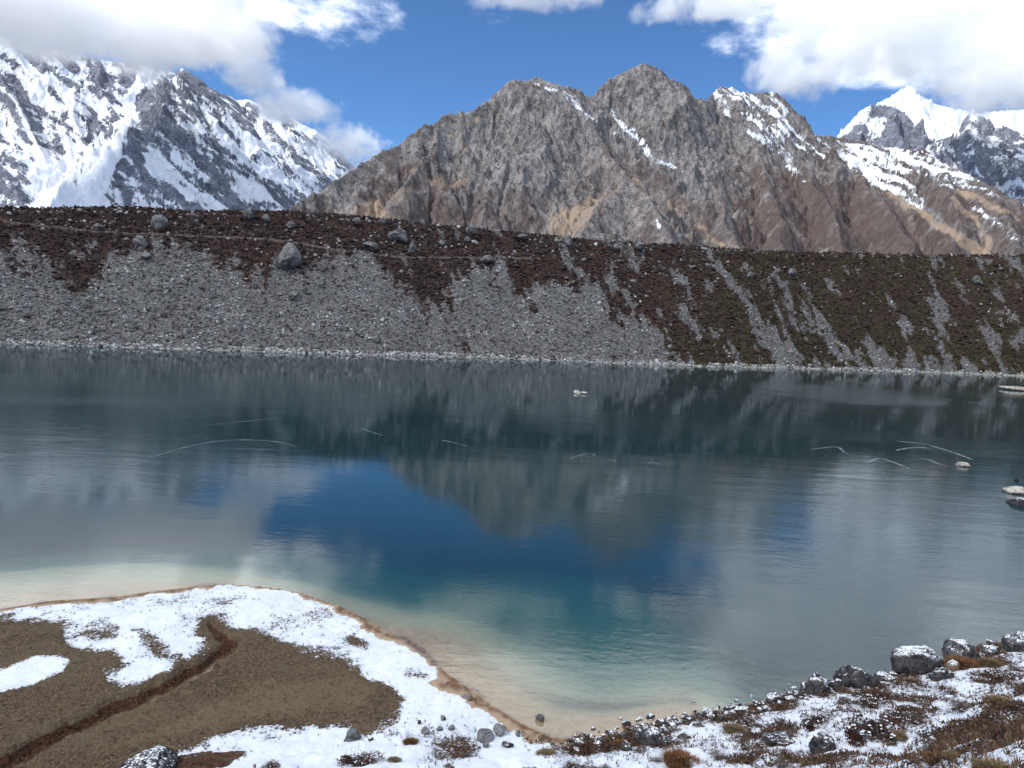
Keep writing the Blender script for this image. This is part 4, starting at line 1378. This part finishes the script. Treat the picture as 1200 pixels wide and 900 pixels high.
mor_b = [
    (188, 268, 15, 16, 'big pale boulder just below the moraine crest under the snowy couloir'),
    (338, 313, 26, 28, 'biggest boulder of the moraine, grey, at the foot of the bushes above the scree'),
    (163, 290, 12, 14, 'grey boulder below the path, left of centre of the snowy peak'),
    (343, 350, 12, 9, 'pale boulder lying alone in the scree below the biggest boulder'),
    (115, 269, 8, 9, 'boulder standing on the path line at the far left of the moraine'),
    (341, 267, 9, 8, 'pale boulder near the crest above the biggest boulder'),
    (292, 257, 9, 12, 'tall boulder pair on the crest where the snowy ridge dips'),
    (227, 256, 8, 7, 'squat boulder on the crest right below the sharp snowy peak'),
    (171, 303, 10, 7, 'low grey rock above the scree, below the boulder under the path'),
    (418, 262, 9, 7, 'pale boulder at the crest below the first brown mountain slope'),
    (467, 282, 20, 15, 'large white-grey boulder under the crest below the tan grass patch'),
    (433, 292, 16, 12, 'wide grey boulder in dark bushes left of the large white-grey one'),
    (482, 296, 9, 12, 'upright boulder just right of the large white-grey one'),
    (550, 274, 12, 12, 'broad boulder sitting on the crest below the middle of the mountain'),
    (519, 288, 8, 8, 'pale boulder left of the broad crest boulder'),
    (547, 284, 7, 7, 'small pale boulder directly under the broad crest boulder'),
    (569, 307, 16, 9, 'wide low boulder in the bushes below the path end'),
    (665, 289, 10, 13, 'upright pale boulder at the crest below the tan grassy spur'),
    (612, 279, 11, 7, 'low pale boulder on the crest right of the broad one'),
    (749, 292, 10, 9, 'boulder on the crest left of the long gravel streak'),
    (723, 293, 7, 7, 'small boulder on the crest between the upright one and the next'),
    (447, 262, 8, 7, 'grey rock on the crest above the large white-grey boulder'),
    (1145, 333, 9, 9, 'single white boulder high on the right part of the moraine'),
    (927, 322, 8, 9, 'grey boulder at the top of a short scree chute on the right'),
    (880, 324, 10, 6, 'low grey boulder left of the short scree chute on the right'),
    (812, 315, 7, 5, 'small pale rock where the bushes turn olive'),
]
for i, (px, py, w, h, lb) in enumerate(mor_b):
    p = on_moraine(px, py)
    k = np.linalg.norm(p - EYE)
    boulder('moraine_boulder', p, w * k / 901, h * k / 901, MB_far, lb, 'boulder', 'large boulders on the moraine', turn=i * 0.7, mesh=i, sink=.2)


# ------------------------------------------------------------------ bright ripple and wake lines on the lake, added as pale painted strips
def ripple_mat():
    m, t, out = material('pale_ripple')
    P = obj_coord(t)
    n = t.noise(P, 0.6, 5, 0.75)
    b = t.node('ShaderNodeBsdfPrincipled')
    b.inputs['Base Color'].default_value = (0.62, 0.68, 0.70, 1)
    b.inputs['Roughness'].default_value = 0.35
    t.put(b.inputs['Alpha'], t.smooth(n, 0.36, 0.78, 0.03, 0.4))
    t.l.new(b.outputs[0], out.inputs['Surface'])
    return m


M_ripple = ripple_mat()
ripple = [
    ([(1052, 517), (1070, 519), (1087, 521), (1107, 527), (1125, 533), (1140, 539)], 1.6, 'longest white ripple streak above the tan awash rock on the right'),
    ([(1050, 528), (1063, 525), (1078, 524), (1090, 526)], 1.5, 'short smeared ripple streak under the longest one'),
    ([(945, 527), (965, 525), (982, 523), (988, 529), (997, 535)], 1.0, 'bent ripple streak farthest left of the group on the right'),
    ([(1015, 543), (1022, 540), (1030, 536), (1048, 542), (1067, 550)], 1.2, 'tent-shaped ripple streak left of the tan awash rock'),
    ([(1077, 537), (1087, 538), (1098, 543), (1112, 547)], 1.1, 'small ripple streak ending at the tan awash rock'),
    ([(417, 502), (427, 503), (437, 507), (448, 510)], 0.9, 'small ripple streak left of the lake centre'),
    ([(517, 516), (524, 517), (537, 520), (551, 524)], 0.8, 'thin ripple streak just left of the mountain reflection'),
    ([(667, 537), (680, 534), (692, 530), (699, 535)], 0.7, 'hooked ripple streak in the middle of the mountain reflection'),
    ([(710, 541), (717, 538), (723, 542)], 0.7, 'tiny tent-shaped ripple streak right of the hooked one'),
    ([(758, 545), (765, 540), (773, 545)], 0.7, 'tiny tent-shaped ripple streak right of the reflection middle'),
    ([(167, 539), (190, 532), (213, 525), (250, 517), (290, 515), (330, 518), (348, 524)], 0.7, 'faint curved ripple streak in the left part of the lake'),
    ([(247, 498), (275, 495), (305, 492), (333, 489)], 0.6, 'faint straight ripple streak above the curved one on the left'),
    ([(1125, 471), (1142, 472), (1155, 473)], 0.8, 'short pale ripple streak near the far shore on the right'),
    ([(1168, 474), (1185, 475), (1198, 477)], 0.9, 'pale ripple streak near the far shore at the right edge'),
    ([(480, 440), (495, 441), (506, 441)], 0.7, 'tiny pale ripple streak near the far shore left of centre'),
]
for pts, wpx, lb in ripple:
    P0 = [on_level(*p)[:2] for p in pts]
    for _ in range(2):      # round the bends
        P1 = [P0[0]]
        for a_, b_ in zip(P0[:-1], P0[1:]):
            P1 += [a_ * .75 + b_ * .25, a_ * .25 + b_ * .75]
        P0 = P1 + [P0[-1]]
    Q = []
    for a_, b_ in zip(P0[:-1], P0[1:]):
        for k in range(8):
            Q.append(a_ + (b_ - a_) * k / 8)
    Q.append(P0[-1])
    Q = np.array(Q)
    Tn = np.gradient(Q, axis=0)
    Tn /= np.linalg.norm(Tn, axis=1, keepdims=True)
    Nn = np.stack([-Tn[:, 1], Tn[:, 0]], 1)
    dist = np.hypot(Q[:, 0], Q[:, 1])
    # a streak is a strip on the water seen at a shallow angle
    wdt = wpx * dist / 901 * 1.1 * (np.sin(np.linspace(0.15, 2.9, len(Q))) * 0.8 + 0.2) * (0.7 + 0.6 * rng.random(len(Q)))
    L_ = Q + Nn * wdt[:, None]
    R_ = Q - Nn * wdt[:, None]
    vs = [(x_, y_, 0.03) for x_, y_ in np.concatenate([L_, R_])] + [(x_, y_, 0.008) for x_, y_ in np.concatenate([L_, R_])]
    n_ = len(Q)
    fs_ = []
    for k in range(n_ - 1):
        fs_.append((k, k + 1, n_ + k + 1, n_ + k))
        fs_.append((2 * n_ + k, k + 2 * n_ + n_, 3 * n_ + k + 1, 2 * n_ + k + 1))
        fs_.append((k, 2 * n_ + k, 2 * n_ + k + 1, k + 1))
        fs_.append((n_ + k, n_ + k + 1, 3 * n_ + k + 1, 3 * n_ + k))
    me = bpy.data.meshes.new('ripple_streak')
    me.from_pydata(vs, [], fs_)
    me.materials.append(M_ripple)
    o = bpy.data.objects.new('ripple_streak', me)
    C.objects.link(o)
    tag(o, lb, 'ripple', 'ripple streaks on the lake')


# ------------------------------------------------------------------ plants of the near bank
def plant_mat(name, stops, rough=0.85):
    m, t, out = material(name)
    P = obj_coord(t)
    n = t.noise(P, 9, 3, 0.6)
    f = t.m('ADD', t.m('MULTIPLY', t.attr('tone').outputs['Fac'], 0.75), t.m('MULTIPLY', t.m('SUBTRACT', n, 0.35), 0.6))
    principled(t, out, t.ramp(f, stops), rough, None, 0.15)
    return m


M_leaf = {
    'maroon': plant_mat('maroon_foliage', [(0, (0.022, 0.010, 0.009)), (0.45, (0.060, 0.028, 0.022)), (0.8, (0.135, 0.062, 0.042)), (1, (0.20, 0.12, 0.08))]),
    'brown': plant_mat('brown_foliage', [(0, (0.030, 0.018, 0.013)), (0.45, (0.085, 0.050, 0.034)), (0.8, (0.17, 0.105, 0.065)), (1, (0.26, 0.18, 0.12))]),
    'orange': plant_mat('russet_grass', [(0, (0.050, 0.022, 0.011)), (0.45, (0.17, 0.075, 0.033)), (0.8, (0.28, 0.15, 0.07)), (1, (0.36, 0.25, 0.14))]),
    'straw': plant_mat('straw_grass', [(0, (0.055, 0.036, 0.020)), (0.45, (0.17, 0.118, 0.062)), (0.8, (0.30, 0.225, 0.125)), (1, (0.40, 0.33, 0.21))]),
    'twig': plant_mat('grey_twig', [(0, (0.05, 0.038, 0.033)), (0.6, (0.14, 0.115, 0.10)), (1, (0.26, 0.23, 0.205))]),
    'snow': None,
}
ms_, ts_, os_ = material('clinging_snow')
principled(ts_, os_, (0.88, 0.90, 0.93), 0.8, None, 0.2)
M_leaf['snow'] = ms_


def tri_mesh(name, tris, tone, mat):
    V_ = np.asarray(tris, float).reshape(-1, 3)
    F_ = np.arange(len(V_)).reshape(-1, 3)
    me_o = mesh_np(name, V_, F_, mat, dict(tone=np.repeat(np.asarray(tone, float), 3)), smooth=False)
    me = me_o.data
    bpy.data.objects.remove(me_o)
    return me


def blades(r, n, rad, hgt, lean, w):
    """grass blades: two triangles each, rising from a disc"""
    th = r.uniform(0, 6.283, n)
    rr_ = rad * np.sqrt(r.uniform(0, 1, n)) * 0.75
    bx, by = rr_ * np.cos(th), rr_ * np.sin(th)
    dome = np.sqrt(np.clip(1 - (rr_ / rad) ** 2, 0.05, 1))
    hh = hgt * dome * r.uniform(0.6, 1.15, n)
    la = lean * r.uniform(0.3, 1.4, n) * (0.3 + rr_ / rad)
    th2 = th + r.normal(0, 0.6, n)
    mx, my = bx + np.cos(th2) * la * 0.4 * hgt, by + np.sin(th2) * la * 0.4 * hgt
    tx, ty = bx + np.cos(th2) * la * 1.3 * hgt, by + np.sin(th2) * la * 1.3 * hgt
    sx, sy = -np.sin(th2) * w, np.cos(th2) * w
    base_l = np.stack([bx - sx, by - sy, -0.05 * hgt + 0 * bx], 1)
    base_r = np.stack([bx + sx, by + sy, -0.05 * hgt + 0 * bx], 1)
    mid_ = np.stack([mx + sx * .7, my + sy * .7, hh * 0.7], 1)
    mid2 = np.stack([mx - sx * .7, my - sy * .7, hh * 0.7], 1)
    tip = np.stack([tx, ty, hh * r.uniform(0.75, 1.0, n)], 1)
    tr = np.concatenate([np.stack([base_l, base_r, mid_], 1), np.stack([base_l, mid_, mid2], 1), np.stack([mid2, mid_, tip], 1)])
    tone_ = np.tile(r.uniform(0, 1, n), 3)
    return tr, tone_


def leaves(r, n, hgt_f, size):
    """small leaf faces through the volume of a lumpy low crown, unit radius"""
    nb = 9
    cen = np.stack([r.uniform(-.62, .62, nb), r.uniform(-.62, .62, nb), r.uniform(.1, .62, nb)], 1)
    which = r.integers(0, nb, n)
    d = r.normal(size=(n, 3))
    d /= np.linalg.norm(d, axis=1, keepdims=True)
    rad = r.uniform(0.16, 0.42, nb)[which] * r.uniform(0.45, 1.08, n)
    p = cen[which] + d * rad[:, None]
    p[:, 2] = np.abs(p[:, 2]) * hgt_f
    a_ = r.normal(size=(n, 3)) * 0.6 + d
    a_ /= np.linalg.norm(a_, axis=1, keepdims=True)
    b_ = np.cross(a_, r.normal(size=(n, 3)))
    b_ /= np.linalg.norm(b_, axis=1, keepdims=True)
    s = size * r.uniform(0.5, 1.3, (n, 1))
    tr = np.stack([p - b_ * s * 0.45, p + b_ * s * 0.45, p + a_ * s * 1.5], 1)
    tone_ = np.clip(0.5 * r.uniform(0, 1, n) + 0.5 * r.uniform(0, 1, nb)[which], 0, 1)
    return tr, tone_


def twigs(r, n, hgt_f, w):
    T_, to_ = [], []
    for _ in range(n):
        p = np.array([r.uniform(-.35, .35), r.uniform(-.35, .35), 0.0])
        th = r.uniform(0, 6.283)
        d = np.array([math.cos(th) * r.uniform(.2, .9), math.sin(th) * r.uniform(.2, .9), r.uniform(.35, 1.0) * hgt_f])
        t0 = r.uniform(0, 1)
        for s_ in range(3):
            q = p + d * 0.36
            side = np.cross(d, r.normal(size=3))
            side = side / (np.linalg.norm(side) + 1e-9) * w * (1 - 0.28 * s_)
            T_ += [[p - side, p + side, q + side * .7], [p - side, q + side * .7, q - side * .7]]
            to_ += [t0, t0]
            p, d = q, d * 0.9 + r.normal(size=3) * 0.22 * np.array([1, 1, hgt_f])
    return np.array(T_), np.array(to_)


def snow_clumps(r, n, hgt_f):
    T_ = []
    for _ in range(n):
        c = np.array([r.uniform(-.6, .6), r.uniform(-.6, .6), r.uniform(.4, .85) * hgt_f])
        s_ = r.uniform(0.012, 0.045)
        k = 6
        ring = [c + np.array([math.cos(q * 6.283 / k) * s_ * r.uniform(.6, 1.4), math.sin(q * 6.283 / k) * s_ * r.uniform(.6, 1.4), -0.35 * s_]) for q in range(k)]
        top = c + np.array([0, 0, s_ * 0.45])
        for q in range(k):
            T_.append([ring[q], ring[(q + 1) % k], top])
    return np.array(T_), np.full(len(T_), 1.0)


PROTO = {}
for kind, hf in (('maroon', 0.62), ('brown', 0.55)):
    for v_ in range(3):
        r_ = np.random.default_rng(900 + v_ + (50 if kind == 'brown' else 0))
        PROTO[kind, v_] = [('foliage', tri_mesh('shrub_foliage', *leaves(r_, 2600, hf, 0.052), M_leaf[kind])),
                           ('twigs', tri_mesh('shrub_twigs', *twigs(r_, 130, hf * 1.15, 0.008), M_leaf['twig'])),
                           ('snow_cap', tri_mesh('shrub_snow', *snow_clumps(r_, 60, hf), M_leaf['snow']))]
for kind in ('orange', 'straw'):
    for v_ in range(3):
        r_ = np.random.default_rng(700 + v_ + (50 if kind == 'straw' else 0))
        PROTO[kind, v_] = [('blades', tri_mesh('tussock_blades', *blades(r_, 1500, 0.9, 0.62, 0.45, 0.016), M_leaf[kind])),
                           ('snow_cap', tri_mesh('tussock_snow', *snow_clumps(r_, 9, 0.42), M_leaf['snow']))]
for v_ in range(2):
    r_ = np.random.default_rng(800 + v_)
    PROTO['bare', v_] = [('twigs', tri_mesh('bare_twigs', *twigs(r_, 420, 0.62, 0.009), M_leaf['twig'])),
                         ('foliage', tri_mesh('sparse_foliage', *leaves(r_, 700, 0.5, 0.045), M_leaf['brown'])),
                         ('snow_cap', tri_mesh('bare_snow', *snow_clumps(r_, 22, 0.5), M_leaf['snow']))]
NAMES = {'maroon': ('dwarf_shrub', 'shrub'), 'brown': ('dwarf_shrub', 'shrub'), 'orange': ('grass_tussock', 'tussock'), 'straw': ('grass_tussock', 'tussock'), 'bare': ('twiggy_shrub', 'shrub')}


def plant(kind, px, py, w, label, hscale=1.0, var=None, ysc=0.85):
    p, ww, _ = place_px(px, py, w, 1)
    nv_ = 2 if kind == 'bare' else 3
    var = random.randrange(nv_) if var is None else var
    nm, cat = NAMES[kind]
    root = bpy.data.objects.new(nm, None)
    root.empty_display_size = 0.2
    C.objects.link(root)
    root.location = (p[0], p[1], p[2] - 0.03)
    s = ww / 1.75
    root.scale = (s, s * ysc, s * hscale)
    root.rotation_euler = (0, 0, random.uniform(-0.5, 0.5))
    tag(root, label, cat, 'plants poking out of the snow on the near bank')
    for pn_, me in PROTO[kind, var]:
        c = bpy.data.objects.new(pn_, me)
        C.objects.link(c)
        c.parent = root
        c['kind'] = 'stuff'
    return root


plants = [
    ('maroon', 1020, 866, 80, 1.0, 'biggest dark maroon shrub in the middle of the right-hand bank'),
    ('maroon', 1050, 846, 46, 1.0, 'maroon shrub touching the upper right of the biggest one'),
    ('maroon', 957, 851, 50, 0.8, 'wide maroon shrub left of the biggest one'),
    ('brown', 926, 862, 20, 1.0, 'small brown shrub at the lower left of the wide maroon shrub'),
    ('maroon', 1024, 826, 46, 0.7, 'low maroon shrub right below the dark slab boulder'),
    ('brown', 995, 826, 30, 0.7, 'low brown shrub right below the rounded streaked boulder'),
    ('bare', 1075, 848, 38, 0.9, 'grey twiggy bush right of the maroon shrub pair'),
    ('brown', 1082, 825, 24, 0.7, 'small dark shrub in open snow below the largest boulder'),
    ('brown', 1117, 812, 26, 0.8, 'brown shrub below the tan rock on the right'),
    ('bare', 1130, 832, 42, 0.7, 'sprawling grey twiggy bush in the snow right of centre of the bank'),
    ('orange', 1097, 892, 32, 0.9, 'bright russet tussock in the lower right snow'),
    ('straw', 1118, 888, 28, 0.6, 'flattened straw tussock touching the bright russet one'),
    ('straw', 1168, 912, 62, 0.9, 'large straw-coloured mound cut by the bottom edge at the right'),
    ('brown', 1125, 858, 16, 0.8, 'lone small brown tuft in smooth snow above the russet tussock'),
    ('straw', 1170, 826, 40, 0.7, 'long straw-brown tussock near the right edge'),
    ('brown', 1168, 843, 26, 0.7, 'brown tuft just below the long straw-brown tussock'),
    ('brown', 1168, 862, 28, 0.7, 'dark brown tuft two below the long straw-brown tussock'),
    ('maroon', 1172, 796, 40, 0.8, 'maroon shrub near the right edge below the low snowy rock'),
    ('orange', 1128, 783, 44, 0.7, 'orange-brown grass in front of the broad snow-capped boulder'),
    ('straw', 1160, 780, 28, 0.8, 'straw tuft between the orange-brown grass and the maroon shrub'),
    ('straw', 1070, 800, 20, 0.6, 'short straw tuft at the foot of the largest boulder'),
    ('straw', 945, 897, 16, 0.9, 'small yellow straw tuft at the bottom edge left of the biggest shrub'),
    ('bare', 918, 900, 34, 0.8, 'twiggy bush at the bottom edge beside the yellow straw tuft'),
    ('brown', 1050, 872, 24, 0.5, 'low brown tuft under the right end of the biggest maroon shrub'),
    ('straw', 1060, 864, 30, 0.4, 'flat straw tuft right of the biggest maroon shrub'),
    ('brown', 850, 842, 28, 0.8, 'brown shrub at the waterline in the middle of the bank'),
    ('brown', 880, 853, 36, 0.7, 'long brown shrub below the waterline shrub'),
    ('straw', 860, 856, 30, 0.5, 'pale straw fringe left of the long brown shrub'),
    ('brown', 876, 878, 20, 1.0, 'upright brown shrub in snow below the long brown shrub'),
    ('maroon', 893, 884, 18, 1.0, 'dark shrub left of the pyramid-shaped rock'),
    ('orange', 797, 896, 48, 0.75, 'big russet and straw tussock low in the middle of the bank'),
    ('maroon', 766, 860, 26, 0.6, 'dark shrub leaning over the blackish bank rock'),
    ('brown', 785, 858, 22, 0.9, 'round brown shrub right of the blackish bank rock'),
    ('brown', 803, 866, 20, 0.9, 'second round brown shrub right of the blackish bank rock'),
    ('brown', 740, 855, 20, 0.9, 'brown tuft right at the water left of the round shrubs'),
    ('orange', 728, 874, 24, 0.6, 'flat russet tuft left of the blackish bank rock'),
    ('maroon', 668, 902, 28, 0.9, 'dark shrub at the bottom edge right of the sandy tip'),
    ('brown', 692, 902, 20, 0.9, 'brown shrub at the bottom edge, second right of the sandy tip'),
    ('maroon', 708, 903, 22, 0.9, 'dark shrub at the bottom edge, third right of the sandy tip'),
    ('brown', 655, 878, 22, 0.6, 'small brown tuft close below the sandy tip'),
    ('straw', 640, 884, 26, 0.4, 'flat straw tuft in the snow under the sandy tip'),
    ('maroon', 620, 904, 20, 0.8, 'dark shrub at the bottom edge left of the sandy tip'),
    ('orange', 481, 871, 19, 0.9, 'lone russet tussock below the group of five stones'),
    ('maroon', 425, 895, 54, 0.7, 'wide dark maroon shrub near the bottom edge below the turf'),
    ('maroon', 316, 899, 26, 0.7, 'dark shrub at the bottom edge below the brown turf'),
    ('straw', 462, 892, 18, 0.5, 'flat straw tuft right of the wide dark maroon shrub'),
    ('bare', 520, 889, 20, 0.6, 'grey twigs in snow below the group of five stones'),
    ('bare', 548, 886, 18, 0.8, 'pale twiggy tuft below the flat stone pair'),
    ('brown', 526, 902, 18, 0.6, 'brown tuft at the bottom edge below the grey twigs'),
    ('straw', 192, 884, 28, 0.8, 'yellowish tussock just above the long black boulder'),
    ('brown', 700, 880, 18, 0.6, 'small brown tuft between the sandy tip and the blackish rock'),
    ('brown', 820, 852, 18, 0.6, 'small brown tuft above the second round shrub'),
    ('bare', 770, 893, 22, 0.6, 'grey twigs left of the big russet and straw tussock'),
    ('bare', 846, 890, 34, 0.6, 'grey twigs right of the big russet and straw tussock'),
    ('brown', 930, 830, 24, 0.6, 'brown tuft below the small snow-topped waterline stone'),
    ('brown', 1195, 806, 26, 0.8, 'dark tuft cut by the right edge below the boulder'),
    ('bare', 1196, 852, 22, 0.8, 'thin twigs at the right edge in the snow'),
    ('straw', 1148, 875, 20, 0.4, 'flat straw tuft above the large straw-coloured mound'),
]
for kind, px, py, w, hs, lb in plants:
    plant(kind, px, py, w, lb, hs)

# small tufts and twigs that nobody could count
NT_ = 15000
ii = rng.integers(0, len(rrs) - 1, 400000)
jj = rng.integers(60, 660, 400000)
cx, cy, cz = G_X[ii, jj], G_Y[ii, jj], G_Z[ii, jj]
rr_ = np.hypot(cx, cy)
sn_ = G_snow[ii, jj]
w_ = np.exp(-((sn_ - 0.5) / 0.28) ** 2) * (1 + 2.5 * G_hill[ii, jj]) * np.clip(rr_ / 40, 0.2, 2) ** 1 * (G_SD[ii, jj] < -1.0) * (rr_ < 90) * (rr_ > 9)
ok = rng.uniform(size=len(w_)) < w_ / w_.max() * 0.8
cx, cy, cz, rr_ = cx[ok][:NT_], cy[ok][:NT_], cz[ok][:NT_], rr_[ok][:NT_]
cx = cx + rng.normal(0, 0.12, len(cx))
cy = cy + rng.normal(0, 0.12, len(cy))
n = len(cx)
nb = 6
th = rng.uniform(0, 6.283, (n, nb))
hh = rng.uniform(0.05, 0.20, (n, 1)) * rng.uniform(0.5, 1.2, (n, nb))
sp_ = rng.uniform(0.02, 0.09, (n, nb))
base = np.stack([cx[:, None] + np.cos(th) * sp_ * .5, cy[:, None] + np.sin(th) * sp_ * .5, cz[:, None] - 0.02 + 0 * th], -1)
side = np.stack([-np.sin(th), np.cos(th), 0 * th], -1) * 0.014
tip = base + np.stack([np.cos(th) * hh * 0.7, np.sin(th) * hh * 0.7, hh], -1)
tr = np.stack([base - side, base + side, tip], 2).reshape(-1, 3)
tone = np.repeat(rng.uniform(0, 1, n * nb), 3)
o = mesh_np('grass_stubble', tr, np.arange(len(tr)).reshape(-1, 3), M_leaf['brown'], dict(tone=tone), smooth=False)
tag(o, 'short brown grass stubble poking through thin snow', 'grass', kind='stuff')

# low heath matting the bare patches of the bank
ii = rng.integers(0, len(rrs) - 1, 300000)
jj = rng.integers(60, 660, 300000)
cx, cy, cz, rr_ = G_X[ii, jj], G_Y[ii, jj], G_Z[ii, jj], np.hypot(G_X[ii, jj], G_Y[ii, jj])
w_ = (A_PX[ii, jj] > 610) * sstep(G_snow[ii, jj], 0.62, 0.30) * (G_hill[ii, jj] > 0.3) * (G_SD[ii, jj] < -0.5) * (rr_ < 90) * (rr_ > 9) * np.clip(rr_ / 40, 0.15, 2)
ok = rng.uniform(size=len(w_)) < w_ / w_.max()
cx, cy, cz, rr_ = cx[ok][:6500], cy[ok][:6500], cz[ok][:6500], rr_[ok][:6500]
n, nb = len(cx), 12
cx = cx + rng.normal(0, 0.10, n)
cy = cy + rng.normal(0, 0.10, n)
d_ = rng.normal(size=(n, nb, 3))
d_[..., 2] = np.abs(d_[..., 2]) * 0.9 + 0.1
d_ /= np.linalg.norm(d_, axis=-1, keepdims=True)
sz_ = rng.uniform(0.10, 0.28, (n, 1, 1)) * rng.uniform(0.5, 1.0, (n, nb, 1))
pc = np.stack([cx, cy, cz], 1)[:, None] + d_ * sz_ * np.array([1, 1, 0.8])
b_ = np.cross(d_, rng.normal(size=d_.shape))
b_ /= np.linalg.norm(b_, axis=-1, keepdims=True)
lf = rng.uniform(0.02, 0.05, (n, nb, 1))
tr = np.stack([pc - b_ * lf, pc + b_ * lf, pc + d_ * lf * 2.6], 2).reshape(-1, 3)
tone = np.repeat(np.clip(np.repeat(rng.uniform(0, 0.7, n), nb) + rng.uniform(0, 0.3, n * nb), 0, 1), 3)
o = mesh_np('dwarf_heath', tr, np.arange(len(tr)).reshape(-1, 3), M_leaf['brown'], dict(tone=tone), smooth=False)
tag(o, 'low maroon-brown heath matting the bare patches of the near bank', 'heath', kind='stuff')

# dead grass standing on the brown turf
ii = rng.integers(0, len(rrs) - 1, 300000)
jj = rng.integers(60, 660, 300000)
cx, cy, cz, rr_ = G_X[ii, jj], G_Y[ii, jj], G_Z[ii, jj], np.hypot(G_X[ii, jj], G_Y[ii, jj])
w_ = (G_t[ii, jj] > 0.35) * (G_snow[ii, jj] < 0.55) * (rr_ < 95) * (rr_ > 15) * (rr_ / 60) * (0.5 + 0.9 * np.clip(fbm(cx * 0.4, cy * 0.4, 3, 0.6, 812) + 0.4, 0, 1.5))
ok = rng.uniform(size=len(w_)) < w_ / w_.max()
cx, cy, cz = cx[ok][:16000], cy[ok][:16000], cz[ok][:16000]
n, nb = len(cx), 5
cx = cx + rng.normal(0, 0.12, n)
cy = cy + rng.normal(0, 0.12, n)
th = rng.uniform(0, 6.283, (n, nb))
hh = rng.uniform(0.04, 0.15, (n, 1)) * rng.uniform(0.5, 1.2, (n, nb))
base = np.stack([cx[:, None] + np.cos(th) * .05, cy[:, None] + np.sin(th) * .05, cz[:, None] - 0.02 + 0 * th], -1)
side = np.stack([-np.sin(th), np.cos(th), 0 * th], -1) * 0.016
tip = base + np.stack([np.cos(th) * hh * 1.1, np.sin(th) * hh * 1.1, hh], -1)
tr = np.stack([base - side, base + side, tip], 2).reshape(-1, 3)
o = mesh_np('turf_grass', tr, np.arange(len(tr)).reshape(-1, 3), M_leaf['straw'], dict(tone=np.repeat(np.repeat(rng.uniform(0, 0.75, n), nb), 3)), smooth=False)
tag(o, 'flattened dead grass covering the brown turf of the spit', 'grass', kind='stuff')
print('objects', len(bpy.data.objects), 'tris', sum(len(m_.polygons) * 2 if len(m_.polygons) and len(m_.polygons[0].vertices) == 4 else len(m_.polygons) for m_ in bpy.data.meshes))
